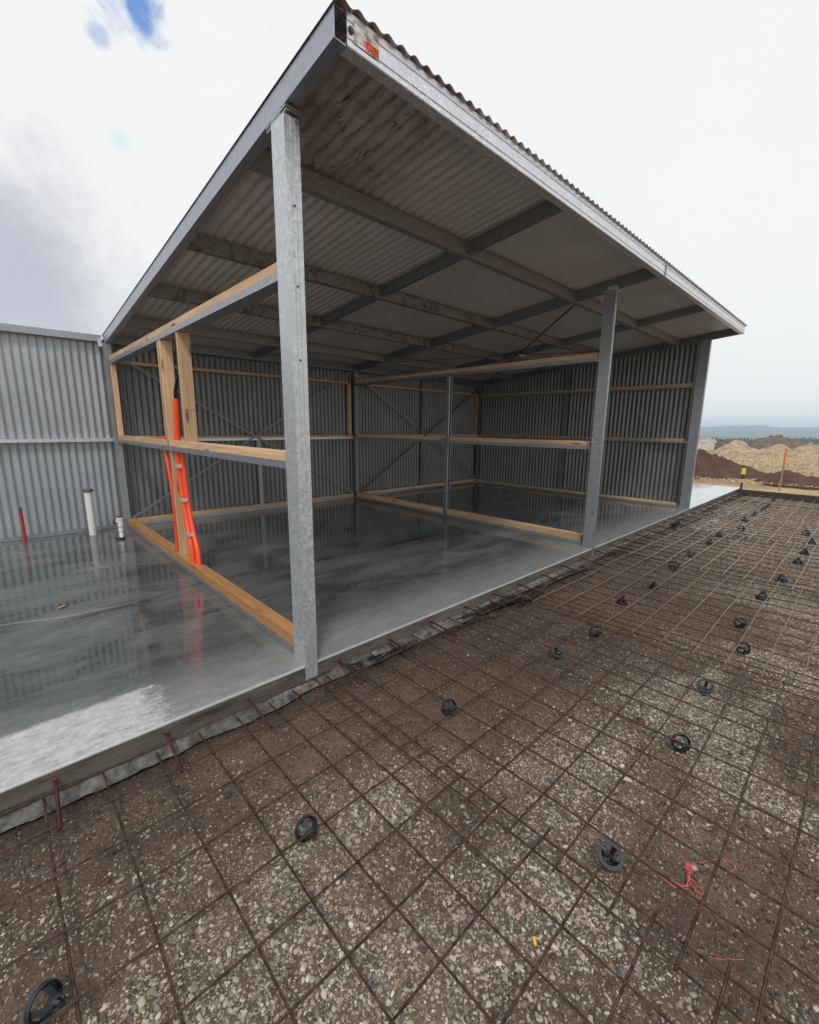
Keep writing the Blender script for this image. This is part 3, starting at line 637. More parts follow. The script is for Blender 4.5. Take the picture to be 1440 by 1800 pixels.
# left neighbouring wall, same line as back wall
lw = empty('wall', (-.1, D, 0), 'grey corrugated boundary wall running left from the shed corner', 'wall')
corrug('wall_sheet', -8.0, -.002, None, None, M_WALL, lw, nrm=(0, -1, 0), base=lambda x: ((x, D+.075, .03), (x, D+.075, 2.36)))
m = MB(); m.strip([(.05, 0), (0, 0), (0, .072), (.07, .084), (.07, .0)], .002, (-8, D-.002, 2.322), (-.035, D-.002, 2.322), (0, 1, 0), (0, 0, 1)); c = m.build('cap_rail', M_GALV, lw)
m = MB(); m.box(-.075, -.033, D-.008, D-.003, 2.27, 2.36); m.box(-.066, -.04, D-.03, D-.005, 2.262, 2.268)
for x in (-.065, -.045): bolt(m, (x, D-.008, 2.30), (0, -1, 0), .005)
m.build('bracket', M_GALVB, c)
m = MB(); m.strip([(.055, 0), (0, 0), (0, .036), (.055, .036)], .002, (-8, D+.004, 1.122), (-.035, D+.004, 1.122), (0, 1, 0), (0, 0, 1)); m.build('girt', M_GALVB, lw)
m = MB(); m.strip([(0, .045), (0, 0), (.06, 0)], .002, (-8, D-.002, .003), (-.035, D-.002, .003), (0, 1, 0), (0, 0, 1)); m.build('base_track', M_GALV, lw)

# ------------------------------------------------------------------ services
def ribbed(m, pts, r, n=14, pitch=.009):
    # corrugated flexible pipe along a smooth path
    P = [Vector(p) for p in pts]; L_ = []; 
    def cr(p0, p1, p2, p3, t): return .5*((2*p1)+(-p0+p2)*t+(2*p0-5*p1+4*p2-p3)*t*t+(-p0+3*p1-3*p2+p3)*t**3)
    for i in range(len(P)-1):
        a, b_, c_, d_ = P[max(i-1, 0)], P[i], P[i+1], P[min(i+2, len(P)-1)]
        k = max(2, int((c_-b_).length/(pitch/2)))
        L_ += [cr(a, b_, c_, d_, j/k) for j in range(k)]
    L_.append(P[-1]); rs = [r*(1 if i % 2 else .93) for i in range(len(L_))]; m.tube(L_, rs, n)
g_ = 'orange conduits rising through the left frame'
def conduit(pts, r, lab_):
    b = Vector(pts[0]); o = empty('conduit', b, lab_, 'conduit', g_); m = MB(); ribbed(m, pts, r); m.build('ribbed_pipe', M_ORANGE, o, 50); return o
K1 = conduit([(.030, 1.83, .10), (.035, 1.87, .28), (.045, 1.98, .52), (.045, 2.04, .85), (.045, 2.05, 1.12), (.048, 2.04, 1.25), (.05, 2.02, 1.40), (.05, 2.0, 1.56)], .026, 'thickest orange ribbed conduit, topped by black cables between the pine studs')
m = MB()
for q in range(3):
    dx = -.01+q*.009; m.tube([(.05+dx, 2.0, 1.53), (.05+dx, 1.985, 1.62), (.055+dx, 1.93, 1.70+q*.01), (.06+dx, 1.84, 1.76+q*.012), (.06+dx, 1.70, 1.80)], .006, 8)
m.build('cable', M_BLACKP, K1, 50)
conduit([(.045, 1.74, .10), (.055, 1.78, .24), (.062, 1.885, .42), (.066, 1.965, .62), (.064, 1.99, .85), (.06, 1.99, 1.10)], .022, 'orange ribbed conduit nearest the front post, ending under the mid rail')
conduit([(.075, 1.83, .10), (.078, 1.87, .25), (.084, 1.97, .45), (.088, 2.06, .68), (.088, 2.085, .9), (.086, 2.09, 1.10)], .019, 'thin orange conduit tucked against the lower pine stud')
conduit([(.045, 2.36, .09), (.045, 2.34, .30), (.04, 2.30, .6), (.035, 2.33, .85), (.035, 2.40, 1.10), (.035, 2.43, 1.225)], .018, 'thin orange conduit leaning behind the pine stud, its end poking above the mid rail')
for zz, yy in ((.96, 2.015), (.66, 1.975), (.36, 1.875)):
    m = MB(); m.box(.02, .058, yy-.033, yy-.029, zz, zz+.032, .001); m.box(.016, .02, yy-.033, yy+.05, zz, zz+.032); m.build('saddle_clip', M_GALVB, K1)

wp = empty('vent_pipe', (-.395, 4.21, 0), 'white upright plastic pipe with a dark cap standing by the corrugated wall', 'pipe')
m = MB(); m.lathe([(.0, 0), (.040, 0), (.040, .535), (0, .535)], (-.395, 4.21, 0), 28); m.build('pipe_body', M_PVC, wp, 50)
m = MB(); m.lathe([(0, .568), (.040, .568), (.0445, .564), (.0445, .528), (.0405, .528)], (-.395, 4.21, 0), 28); m.box(-.36, -.338, 4.16, 4.2, .54, .566); m.build('pipe_cap', M_GREYCAP, wp, 50)
rp = empty('electrical_pipe', (-1.02, 4.32, 0), 'thin red pipe with a grey taped tip beside the corrugated wall', 'pipe')
m = MB(); m.tube([(-1.02, 4.32, 0), (-1.02, 4.325, .36)], .0145, 16); m.build('pipe_body', M_REDPIPE, rp, 50)
m = MB(); m.tube([(-1.02, 4.325, .352), (-1.02, 4.325, .40)], .0148, 16); m.build('pipe_tip', M_GREYCAP, rp, 50)
vv = empty('pipe_valve', (-.18, 3.74, 0), 'stubby white plumbing fitting with red knob and dark cap near the frame corner', 'pipe fitting')
cx, cy = -.18, 3.74
m = MB(); m.lathe([(.024, .02), (.024, .055), (.021, .06), (.021, .10), (.027, .105), (.027, .125), (.023, .13), (.025, .155), (.034, .16), (.034, .20), (.029, .205), (.031, .235), (.036, .238), (.036, .262), (0, .262)], (cx, cy, 0), 22); m.tube([(cx-.02, cy-.01, .215), (cx-.052, cy-.02, .215)], .016, 14); m.build('fitting_body', M_PVC, vv, 40)
m = MB(); m.lathe([(0, .292), (.027, .292), (.031, .286), (.031, .262), (0, .262)], (cx, cy, 0), 8); m.build('cap', M_GREYCAP, vv, 30)
m = MB(); m.lathe([(0, 0), (.019, 0), (.019, .02), (.014, .024), (0, .024)], (cx-.052, cy-.02, .215), 8, (-1, -.3, 0)); m.build('red_knob', M_REDCAP, vv, 30)
m = MB(); m.lathe([(.031, 0), (.031, .022), (.026, .026), (.024, .026)], (cx, cy, 0), 20); m.prism([(-.006, 0), (.006, 0), (.003, .012), (-.003, .012)], (cx-.02, cy-.005, .004), (cx-.075, cy-.02, .012), (0, 1, 0), (0, 0, 1)); m.build('base_collar', M_BLACKP, vv, 40)

# ------------------------------------------------------------------ reinforcing mesh
ZB = -.085
def sag(x, y): return ZB+.005*math.sin(x*2.3+y*3.1)+.0015*math.sin(x*5.1-y*4.3)
def mesh_sheet(xb, yb, xr, yr, lab_, zoff=0.0, r=.0042):
    o_ = MB(); rj = random.Random(int(xb[0]*100)+int(yb[0]*77))
    yr = (-4.1, yr[1]); yb = list(yb)
    while yb[-1] > -3.9: yb.append(yb[-1]-.19)
    for y in yb:
        n = max(2, int((xr[1]-xr[0])/.1)); ph = rj.uniform(0, 6)
        o_.tube([(xr[0]+(xr[1]-xr[0])*i/n, y+.004*math.sin(ph+i*.4), sag(xr[0]+(xr[1]-xr[0])*i/n, y)+zoff) for i in range(n+1)], r, 6)
    o_.cur = 1
    for x in xb:
        n = max(2, int((yr[1]-yr[0])/.1)); ph = rj.uniform(0, 6)
        o_.tube([(x+.004*math.sin(ph+i*.4), yr[0]+(yr[1]-yr[0])*i/n, sag(x, yr[0]+(yr[1]-yr[0])*i/n)+zoff-2*r) for i in range(n+1)], r, 6)
    b = empty('mesh_sheet', ((xr[0]+xr[1])/2, (yr[0]+yr[1])/2, ZB), lab_, 'reinforcing mesh', 'reinforcing mesh sheets laid on the dirt')
    return o_, b
yb0 = [-.205, -.405, -.63, -.84, -1.05, -1.25, -1.44, -1.625, -1.81, -1.985, -2.16, -2.34, -2.53, -2.72]
yb1 = [-.33, -.53, -.76, -.96, -1.16, -1.345, -1.53, -1.713, -1.89, -2.068, -2.24, -2.43, -2.62, -2.8]
yb2 = [-.26, -.45, -.645, -.845, -1.04, -1.23, -1.42, -1.605, -1.785, -1.965, -2.14, -2.32, -2.5]
yb3 = [-.24, -.47, -.66, -.84, -1.01, -1.18, -1.365, -1.54, -1.716, -1.905, -2.08, -2.26, -2.44]
sheets = [
 ([-2.33, -2.14, -1.95, -1.76, -1.56, -1.37, -1.175, -.985, -.79, -.61, -.435, -.262, -.112, .10], yb0, (-2.6, .14), (-2.9, -.185), 'rusty mesh sheet nearest the camera, below the front corner post'),
 ([.02, .26, .435, .61, .80, 1.0, 1.19, 1.365, 1.53, 1.71, 1.90, 2.09], yb1, (.0, 2.14), (-2.95, -.2), 'rusty mesh sheet second from the front, with the pink string lying on it'),
 ([2.02, 2.21, 2.41, 2.61, 2.80, 3.0, 3.2, 3.4, 3.6, 3.8, 3.98, 4.12], yb2, (1.98, 4.2), (-2.9, -.22), 'rusty mesh sheet third from the front, in front of the middle post'),
 ([4.05, 4.25, 4.45, 4.65, 4.85, 5.05, 5.25, 5.45, 5.65, 5.85, 6.05], yb3, (3.98, 6.12), (-2.9, -.2), 'rusty mesh sheet fourth from the front, before the second bay'),
 ([5.98, 6.18, 6.38, 6.58, 6.78, 6.98, 7.18, 7.38, 7.58, 7.78, 7.98], yb0, (5.94, 8.05), (-2.9, -.2), 'rusty mesh sheet fifth from the front, by the end wall and a puddle'),
 ([7.92, 8.12, 8.32, 8.52, 8.72, 8.92, 9.12, 9.32, 9.52, 9.72, 9.9], yb2, (7.88, 9.98), (-2.9, -.2), 'rusty mesh sheet second from the far edge board, beside the pale apron'),
 ([9.85, 10.05, 10.25, 10.45, 10.65, 10.85, 11.05, 11.17], yb3, (9.8, 11.2), (-2.9, -.2), 'rusty mesh sheet lying against the far edge board'),
]
for i, (xb, yb, xr, yr, lb) in enumerate(sheets):
    o_, b = mesh_sheet(xb, yb, xr, yr, lb, .007*(i % 2), .0042 if i < 2 else .0044); w = o_.build('welded_bars', [(M_REBAR, M_REBAR, M_REBARM, M_REBARX)[min(i, 3)], M_REBAR], b, 50)  # bars along x get the painted glint tones on the farther sheets
# starter dowels set in the slab edge
g_ = 'dowel bars projecting from the slab edge'
def dowel(x, first=[None]):
    if first[0] is None:
        o = empty('dowel_bar', (0, -.19, -.045), '', 'dowel bar', g_)
        m = MB(); L_ = .27; pts = [(0, -.19-L_*i/12, -.045-.02*i/12) for i in range(13)]; m.tube(pts, .0068, 8); m.build('bar', M_DOWEL, o, 50)
        m = MB(); m.lathe([(.0072, .0), (.010, .001), (.0105, .004), (.0072, .007)], (0, -.192, -.045), 10, (0, -1, 0)); m.build('collar', M_REDCAP, o, 50); first[0] = o
    else: o = copy_tree(first[0])
    o.location = (x, -.19, -.045); o.rotation_euler = (random.uniform(-.04, .03), 0, random.uniform(-.06, .06)); return o
ordn = ['first', 'second', 'third', 'fourth', 'fifth', 'sixth', 'seventh', 'eighth', 'ninth', 'tenth', 'eleventh', 'twelfth', 'thirteenth', 'fourteenth', 'fifteenth', 'sixteenth', 'seventeenth', 'eighteenth', 'nineteenth']
dx = [-1.135, -.737, -.355, .195, .60, 1.0, 1.39, 1.787, 2.14, 2.535, 2.95, 3.36, 3.76]+[4.16+.4*i for i in range(18)]
for i, x in enumerate(dx):
    o = dowel(x)
    if i < 3: o['label'] = ['dark red dowel bar in the slab edge, farthest left', 'dark red dowel bar in the slab edge, second from the left', 'dark red dowel bar just left of the front corner post'][i]
    elif i < 12: o['label'] = ordn[i-3]+' dark red dowel bar to the right of the front corner post'
    elif i == 12: o['label'] = 'dark red dowel bar at the foot of the middle post'
    else: o['label'] = ordn[i-13]+' dark red dowel bar beyond the middle post'

# ------------------------------------------------------------------ bar chairs
def chair_proto():
    o = empty('bar_chair', (0, 0, 0), '', 'bar chair', 'plastic bar chairs scattered under the mesh')
    m = MB(); R = .043
    m.lathe([(R, 0), (R, .012), (R-.002, .013), (R-.003, .012), (R-.003, .003), (R-.013, .003), (R-.013, 0), (R, 0)], (0, 0, 0), 36); m.build('base_ring', M_CHAIR, o, 40)
    m = MB()
    for k in range(4):
        a = math.pi/4+k*math.pi/2; ca, sa = math.cos(a), math.sin(a)
        pts = [(ca*(R-.006), sa*(R-.006), .005), (ca*.033, sa*.033, .018), (ca*.024, sa*.024, .034), (ca*.014, sa*.014, .048)]
        P = [Vector(p) for p in pts]; t = Vector((-sa, ca, 0)); n_ = Vector((ca, sa, .5)).normalized(); V = []; F = []
        for p in P: V += [p+t*.0075, p+t*.0075-n_*.0022, p+t*.0012-n_*.0022, p+t*.0012-n_*.009, p-t*.0012-n_*.009, p-t*.0012-n_*.0022, p-t*.0075-n_*.0022, p-t*.0075]
        for i in range(3):
            for j in range(8): F.append((i*8+j, i*8+(j+1) % 8, (i+1)*8+(j+1) % 8, (i+1)*8+j))
        F += [tuple(range(8)), tuple(range(24, 32))]; m.add(V, F)
    m.build('leg_set', M_CHAIR, o)
    m = MB(); m.lathe([(.017, .040), (.018, .050), (.013, .052), (.013, .042), (.017, .040)], (0, 0, 0), 20)
    for k in range(4):
        a = k*math.pi/2; ca, sa = math.cos(a), math.sin(a); m.prism([(-.005, -.002), (.005, -.002), (.004, .003), (-.004, .003)], (ca*.014, sa*.014, .048), (ca*.009, sa*.009, .066), (-sa, ca, 0), (ca, sa, 0))
    m.build('clip_head', M_CHAIR, o, 40); return o
proto = chair_proto()
# (x, y, ring lies which way): 'u' upright, 's' on its side, 'f' flipped
CH = [(-1.235, -.985, 's', 'round grey plastic bar chair at the lower left corner of the photo'),
 (-.494, -1.00, 's', 'tipped grey bar chair alone on pale gravel left of the middle of the mesh'),
 (.417, -.89, 's', 'tipped grey bar chair in the damp brown dirt beyond the front corner post'),
 (.219, -1.81, 'f', 'flat faced dark bar chair left of the pink string'),
 (1.036, -1.80, 's', 'tipped grey bar chair next to the brown stone'),
 (1.636, -1.765, 'f', 'round dark bar chair beyond the brown stone'),
 (1.345, -1.01, 'f', 'dark round bar chair second along the row nearest the slab'),
 (1.844, -1.03, 's', 'tipped dark bar chair third along the row nearest the slab'),
 (2.39, -1.81, 's', 'toppled dark bar chair second along the outer row'),
 (2.86, -1.71, 's', 'spiky dark bar chair third along the outer row'),
 (2.616, -.93, 'u', 'dark bar chair fourth along the row nearest the slab'),
 (3.215, -.99, 'u', 'dark bar chair fifth along the row nearest the slab'),
 (3.733, -1.73, 'u', 'dark bar chair fourth along the outer row'),
 (3.989, -.93, 's', 'dark bar chair sixth along the row nearest the slab'),
 (4.448, -1.78, 'u', 'dark bar chair fifth along the outer row'),
 (4.63, -.93, 'f', 'dark bar chair seventh along the row nearest the slab'),
 (5.37, -1.815, 'u', 'dark bar chair sixth along the outer row'),
 (5.515, -.93, 'u', 'dark bar chair eighth along the row nearest the slab'),
 (5.95, -1.825, 'u', 'dark bar chair seventh along the outer row'),
 (6.10, -.91, 'u', 'dark bar chair ninth along the row nearest the slab'),
 (6.70, -1.83, 'u', 'dark bar chair eighth along the outer row'),
 (6.775, -1.04, 's', 'dark bar chair tenth along the row nearest the slab'),
 (7.245, -1.72, 's', 'farthest dark bar chair of the outer row'),
 (7.63, -.94, 'u', 'dark bar chair eleventh along the row nearest the slab'),
 (8.47, -.95, 'u', 'dark bar chair twelfth along the row nearest the slab'),
 (9.07, -.98, 's', 'dark bar chair thirteenth along the row nearest the slab'),
 (9.64, -.975, 'u', 'dark bar chair fourteenth along the row nearest the slab'),
 (10.67, -.93, 'u', 'farthest dark bar chair, close to the far edge board')]
for i, (x, y, kd, lb) in enumerate(CH):
    o = proto if i == 0 else copy_tree(proto); o['label'] = lb
    zb = float(bed_z(np.array([x]), np.array([y]))[0]); tc_ = Vector((CAM.x-x, CAM.y-y, 0)).normalized(); sd_ = Vector((tc_.y, -tc_.x, 0))
    if kd == 'u': ax = Vector((random.uniform(-.08, .08), random.uniform(-.08, .08), 1)); z = zb+.006
    elif kd == 's': ax = (tc_*1.0-sd_*random.uniform(.3, .8)+Vector((0, 0, .35))).normalized(); z = zb+.040
    else: ax = (-tc_*.45+sd_*.1+Vector((0, 0, -.85))).normalized(); z = zb+.062
    q = ax.to_track_quat('Z', 'Y'); o.rotation_mode = 'QUATERNION'; o.rotation_quaternion = q @ Euler((0, 0, random.uniform(0, 6))).to_quaternion()
    o.location = (x, y, z); o.scale = (1.0,)*3 if i < 12 else (1.15,)*3

# ------------------------------------------------------------------ small litter
m = MB(); rs_ = random.Random(4)
def zt(x, y): return float(bed_z(np.array([x]), np.array([y]))[0])+.009
def curve(pts, lift=.0):
    P = []
    for i in range(len(pts)-1):
        p0, p1, p2, p3 = [Vector(pts[max(0, min(len(pts)-1, j))]) for j in (i-1, i, i+1, i+2)]
        for j in range(6):
            t = j/6; P.append(.5*((2*p1)+(-p0+p2)*t+(2*p0-5*p1+4*p2-p3)*t*t+(-p0+3*p1-3*p2+p3)*t**3))
    P.append(Vector(pts[-1])); return [(p.x, p.y, zt(p.x, p.y)+lift+.004*rs_.random()) for p in P]
path = [(.322, -1.936), (.315, -1.955), (.318, -1.985), (.335, -2.01), (.36, -2.015), (.385, -2.005), (.405, -2.0), (.43, -2.0), (.445, -2.015)]
for k in range(4): m.tube(curve([(x+rs_.uniform(-.006, .006), y+rs_.uniform(-.006, .006)) for x, y in path], .003*k), .0009, 5)
for k in range(4): m.tube(curve([(.415+rs_.uniform(-.012, .016), -2.0+rs_.uniform(-.014, .014)) for _ in range(6)], .002*k), .0009, 5)
for b0 in ((.345, -2.012), (.37, -2.012), (.39, -2.005)):
    m.tube(curve([b0, (b0[0]-.018, b0[1]-.03), (b0[0]-.008, b0[1]-.045), (b0[0]+.012, b0[1]-.02), (b0[0]+.01, b0[1])]), .0009, 5)
m.tube(curve([(.385, -2.005), (.33, -2.05), (.30, -2.06), (.285, -2.045)]), .0009, 5)
m.tube(curve([(.43, -1.99), (.455, -1.96), (.47, -1.93), (.46, -1.90)]), .0009, 5)
m.tube(curve([(.47, -2.02), (.52, -2.05), (.55, -2.09), (.53, -2.11), (.50, -2.09)]), .0009, 5)
st = m.build('string', M_PINK, None, 50); setp(st, 'tangled pink builder\'s string lying on gravel and mesh', 'string')
m = MB(); m.tube(curve([(.17, -2.12), (.20, -2.15), (.235, -2.185)]), .0006, 5); st = m.build('string', M_PINK, None, 50); setp(st, 'short single strand of orange pink string below the tangle', 'string')
def rock(name, x, y, s, mat, lb, cat, sc=(1, 1, .6), seed=1):
    import bmesh
    b = bmesh.new(); bmesh.ops.create_icosphere(b, subdivisions=3, radius=1); V = np.array([v.co[:] for v in b.verts]); F = np.array([[v.index for v in f.verts] for f in b.faces]); b.free()
    n = fbm(V[:, 0]+5+V[:, 2]*.7, V[:, 1]+5-V[:, 2]*.4, 1.6, 3, seed); V = V*(.65+.7*n[:, None])*s*np.array(sc)
    V += np.array([x, y, zt(x, y)+s*sc[2]*.3-.009]); o = raw_mesh(name, V, F, mat, True); return setp(o, lb, cat)
M_BROWN = mat_plain("wet brown clod", (.085, .032, .018), .65, 0, .45, 60, .6)
rock('dirt_clod', 1.105, -1.605, .030, M_BROWN, 'dark brown stone in a mesh square beyond the tipped bar chair', 'stone', (1.1, .7, .6), 3)
rock('dirt_clod', -1.06, -.70, .017, M_BROWN, 'reddish brown clod in the gravel at lower left', 'stone', (1, .8, .6), 5)
m = MB(); z = zt(-.168, -1.751); m.prism([(-.004, 0), (.004, 0), (.004, .006), (-.004, .006)], (-.175, -1.758, z), (-.162, -1.744, z+.002), (.7, -.7, 0), (0, 0, 1)); o = m.build('plastic_plug', mat_plain("yellow plastic", (.85, .42, .03), .4), None); setp(o, 'small yellow plastic plug on the gravel near the bottom', 'plug')
m = MB(); z = zt(.126, -.484); m.prism([(-.006, 0), (.006, 0), (.002, .004), (-.005, .003)], (.11, -.475, z+.004), (.145, -.495, z+.006), (.4, .9, 0), (0, 0, 1)); o = m.build('plastic_scrap', mat_plain("dusty blue plastic", (.09, .13, .26), .5), None); setp(o, 'tiny blue plastic scrap on the dirt by the front corner post', 'scrap')
# dry leaf on the wet slab
m = MB(); V = []; F = []
for i in range(9):
    t = i/8; w = .018*math.sin(math.pi*t)**.8+.0004; V += [(-.96+.065*t, 1.72+.03*t-w, .004+.006*math.sin(3*t)), (-.96+.065*t, 1.72+.03*t, .002+.003*math.sin(5*t)), (-.96+.065*t, 1.72+.03*t+w, .006+.004*math.cos(3*t))]
for i in range(8):
    for j in range(2): F.append((i*3+j, i*3+j+1, i*3+j+4, i*3+j+3))
m.add(V, F); o = m.build('dry_leaf', mat_plain("pinkish dry leaf", (.42, .25, .19), .7), None, 50); setp(o, 'single dry leaf lying on the wet slab at left', 'leaf')
# straw and twigs
m = MB(); rs_ = random.Random(12)
for k in range(170):
    x = rs_.uniform(-1.4, 1.6); y = rs_.uniform(-2.4, -.35); a = rs_.uniform(0, 6.3); L_ = rs_.uniform(.012, .045); z = zt(x, y)+.001
    m.tube([(x, y, z), (x+L_*.5*math.cos(a), y+L_*.5*math.sin(a), z+.003), (x+L_*math.cos(a+.2), y+L_*math.sin(a+.2), z)], .0007, 4)
o = m.build('straw', mat_plain("dry straw", (.42, .32, .19), .8), None); setp(o, 'scattered bits of dry straw among the gravel', 'straw', None, 'stuff')

# ------------------------------------------------------------------ far edge boards, stakes, mounds, field
M_BOARD = mat_plain("dark wet form board", (.05, .038, .03), .6, 0, .35, 12)
m = MB(); m.box(11.21, 11.245, -6, -.195, -.16, -.002, .002); o = m.build('form_board', M_BOARD, None); setp(o, 'dark timber form board across the far end of the mesh bed', 'form board')
def stake(name, x, y, zb, zt_, r, bands, lb):
    o = empty(name, (x, y, zb), lb, 'stake')
    n = len(bands)
    for i, (z0, z1, mt, nm) in enumerate(bands):
        m = MB(); rr = r*(1+.15*(i % 2)); m.box(x-rr, x+rr, y-rr, y+rr, z0, z1, .002); m.build(nm, mt, o)
    return o
sk = stake('marker_stake', 11.34, -.235, -.1, .50, .022, [(-.12, .14, M_DARKST, 'stake_foot'), (.14, .23, mat_plain("pale band", (.5, .4, .33), .7), 'pale_band'), (.23, .33, M_ENDDARK, 'stake_shaft')], 'short dark stake with a yellow cap at the corner of the form board')
m = MB(); m.box(11.31, 11.37, -.27, -.20, .335, .47, .006); m.build('yellow_cap', mat_plain("yellow cap plastic", (.80, .68, .03), .45), sk)
stake('survey_peg', 12.85, -.76, -.1, .9, .017, [(-.14, .56, mat_plain("grey pine peg", (.30, .23, .17), .8), 'peg_shaft'), (.56, .88, mat_plain("orange paint", (.80, .16, .06), .6), 'painted_top')], 'tall survey peg with an orange painted top beyond the form board')

def gzs(x, y): return float(gz(np.array([math.hypot(x-2, y)]))[0])
def mound(name, pts, lb, cA, cB, seed, wx=1.6, cat='soil mound', rough_n=.22, res=.05, bsc=2.5):
    """ridge mound: pts = (x,y,height,radius) humps merged into one heap"""
    x0 = min(p[0]-p[3]*1.6 for p in pts); x1 = max(p[0]+p[3]*1.6 for p in pts); y0 = min(p[1]-p[3]*1.6 for p in pts); y1 = max(p[1]+p[3]*1.6 for p in pts)
    X, Y = np.meshgrid(np.arange(x0, x1, res), np.arange(y0, y1, res)); H = np.zeros_like(X)
    for x, y, h, r in pts:
        d = np.hypot((X-x)/wx*1.0, (Y-y))/r; H = np.maximum(H, h*np.clip(1-d**1.5, 0, 1))
    n = fbm(X+500, Y+500, .28/res, 6, seed, .62); H2 = H*(1-rough_n+2*rough_n*n)+.5*np.minimum(H, .4)*(fbm(X+50, Y+900, .45/res, 4, seed+1, .7)-.5)
    G = gz(np.hypot(X-2, Y)); Z = G-.12+np.where(H > 0, H2+.09, -.05)
    M = Mt(lb[:20]); a = M.noise(bsc, 8, .7); b = M.noise(bsc*6, 5, .7)
    M.set(Base_Color=M.mix(M.ramp(a, (.35, 0), (.68, 1)), cA, cB), Roughness=.9).bump(b, .7, .04)
    V = np.stack([X, Y, Z], -1); cx_, cy_ = (x0+x1)/2, (y0+y1)/2
    o = grid_mesh(name, X-cx_, Y-cy_, Z, M.m); o.location = (cx_, cy_, 0); return setp(o, lb, cat)
RB = ((.052, .024, .017), (.125, .062, .043))
mound('soil_mound', [(16.6, 3.4, .95, 2.3), (16.4, 1.9, .78, 1.75), (16.4, 1.0, .42, 1.3), (16.45, .45, .24, .8), (16.5, .15, .18, .6)], 'large red brown soil heap right behind the shed end post', *RB, 71, 1.0)
mound('soil_mound', [(15.3, -.62, .36, .75), (15.3, -1.15, .22, .8), (15.3, -1.8, .12, .7)], 'low red brown soil heap behind the survey peg', *RB, 72, 1.0)
SA = ((.24, .165, .105), (.54, .41, .28)); DK = ((.075, .05, .036), (.22, .16, .12))
def far(name, pts, lb, cols, seed, **k): return mound(name, pts, lb, cols[0], cols[1], seed, res=.13, bsc=1.8, rough_n=.34, **k)
far('sand_mound', [(52, 7.15, 1.12, 1.75), (52, 6.1, .55, 1.4)], 'pale sandy heap farthest left on the field', SA, 73, cat='sand mound')
far('sand_mound', [(52, 3.85, 1.0, 1.35), (52, 4.9, .45, 1.2), (52, 3.1, .5, 1.2)], 'pale sandy heap in the middle, left of the survey peg top', SA, 74, cat='sand mound')
far('sand_mound', [(50, 1.8, .85, 1.5), (50, .6, .78, 1.8), (50, -.9, .65, 2)], 'wide pale sandy heap at the right edge of the photo', SA, 75, cat='sand mound')
far('soil_mound', [(70, 6.4, 1.85, 3.6), (70, 4.7, 1.35, 3.2), (70, 8.4, .95, 2.8), (70, 2.6, .9, 2.6)], 'biggest brown gravel heap behind the sandy heaps', DK, 76)
far('rubble_mound', [(66, 12.9, 1.5, 2.2), (66, 15, 1.4, 2.4)], 'pale broken rubble heap beside the shed end post', ((.22, .17, .14), (.52, .47, .41)), 77, cat='rubble heap')
far('soil_mound', [(66.5, 11.0, 1.2, 2.0), (66.5, 9.8, 1.05, 1.8)], 'dark brown earth heap between rubble and sandy heaps', ((.05, .035, .028), (.16, .11, .08)), 78)
far('sand_mound', [(60, 2.4, 1.0, 1.8), (60, .2, .95, 2.6), (60, -2.3, .8, 2.2)], 'reddish sandy ridge behind the wide pale heap', ((.24, .16, .11), (.42, .30, .21)), 79, cat='sand mound')

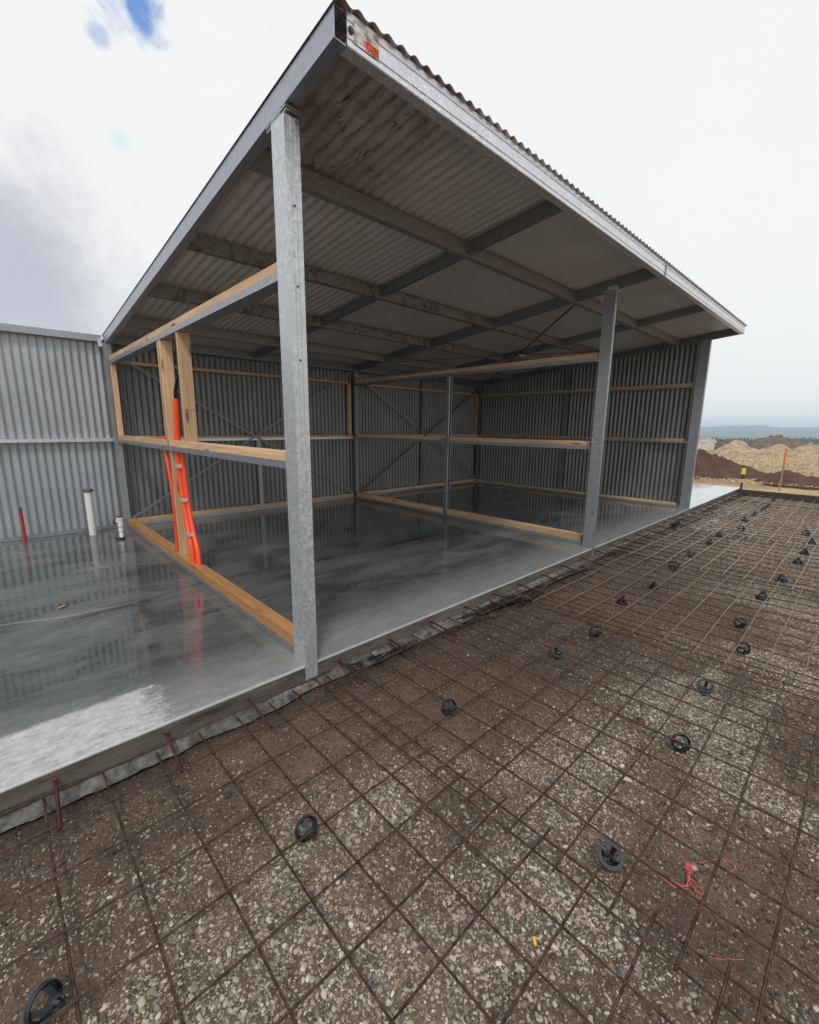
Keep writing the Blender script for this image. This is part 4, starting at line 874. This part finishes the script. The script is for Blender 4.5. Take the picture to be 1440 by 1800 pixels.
# grass tufts over the near field
def grass():
    r = np.random.default_rng(5); n = 26000; d = 12.3+48*r.random(n)**1.6; a = r.uniform(-.30, .34, n); x = 2+d*np.cos(a); y = d*np.sin(a)
    ok = (x > 11.9) & (r.random(n) < np.clip((x-12)/5, .12, 1)); x, y = x[ok], y[ok]; n = len(x); dd = np.hypot(x-2, y)
    z = gz(dd)-.01; h = r.uniform(.015, .05, n)*(1+dd/80); w = .012*(1+dd/14); th = r.uniform(0, 6.3, n); lx = r.normal(0, .05, n); ly = r.normal(0, .05, n)
    P0 = np.stack([x-w*np.cos(th), y-w*np.sin(th), z], -1); P1 = np.stack([x+w*np.cos(th), y+w*np.sin(th), z], -1); P2 = np.stack([x+lx, y+ly, z+h], -1)
    V = np.stack([P0, P1, P2], 1).reshape(-1, 3); F = np.arange(3*n).reshape(-1, 3)
    pal = np.array([[.56, .44, .24], [.44, .33, .16], [.66, .56, .36], [.26, .27, .11], [.32, .22, .13]]); c = np.repeat(pal[r.choice(5, n, p=[.34, .24, .16, .16, .10])], 3, 0)
    M = Mt("dry grass blades"); at = M.N.new('ShaderNodeAttribute'); at.attribute_name = 'tint'; M.set(Base_Color=at.outputs['Color'], Roughness=.8)
    o = raw_mesh('grass', V, F, M.m, False, c); setp(o, 'sparse dry yellow grass over the field', 'grass', None, 'stuff')
grass()
def treeline():
    r = np.random.default_rng(8); Vs = []; n = 24000
    a = r.uniform(-.12, .42, n); R_ = 300+r.uniform(-14, 14, n); x = R_*np.cos(a); y = R_*np.sin(a)
    top = 3.2+2.6*fbm(a*60+9, a*0+2, 1.0, 4, 91)+1.6*(fbm(a*300+9, a*0+5, 1.0, 2, 92)); h = top*r.random(n)**.7
    z = gz(np.hypot(x-2, y))-.2+h; s_ = r.uniform(.25, .6, n)
    q = r.normal(0, 1, (n, 3, 3)); q /= np.linalg.norm(q, axis=2, keepdims=True); V = (np.stack([x, y, z], -1)[:, None]+q*s_[:, None, None]).reshape(-1, 3)
    c = np.array([.035, .055, .030])*r.uniform(.5, 1.6, (n, 1)); c = np.repeat(c, 3, 0)
    M = Mt("distant foliage"); at = M.N.new('ShaderNodeAttribute'); at.attribute_name = 'tint'; M.set(Base_Color=at.outputs['Color'], Roughness=.8)
    o = raw_mesh('far_woodland', V, np.arange(3*n).reshape(-1, 3), M.m, False, c); setp(o, 'dark line of distant bushes and trees below the hills', 'woodland', None, 'stuff')
treeline()

# ------------------------------------------------------------------ haze
def haze():
    m = MB(); m.box(-3100, 3100, -3100, 3100, -18, 34); M = bpy.data.materials.new("haze air"); M.use_nodes = True; nt = M.node_tree; nt.nodes.clear()
    o = nt.nodes.new('ShaderNodeOutputMaterial'); v = nt.nodes.new('ShaderNodeVolumePrincipled'); v.inputs['Color'].default_value = (.70, .86, 1, 1); v.inputs['Density'].default_value = .0007; v.inputs['Anisotropy'].default_value = .0
    nt.links.new(v.outputs[0], o.inputs['Volume']); ob = m.build('haze', M, None); ob['kind'] = 'stuff'; ob['label'] = 'pale blue haze in the far distance'; ob['category'] = 'haze'
haze()
S.cycles.max_bounces = 6; S.cycles.diffuse_bounces = 3; S.cycles.glossy_bounces = 4; S.cycles.volume_bounces = 1
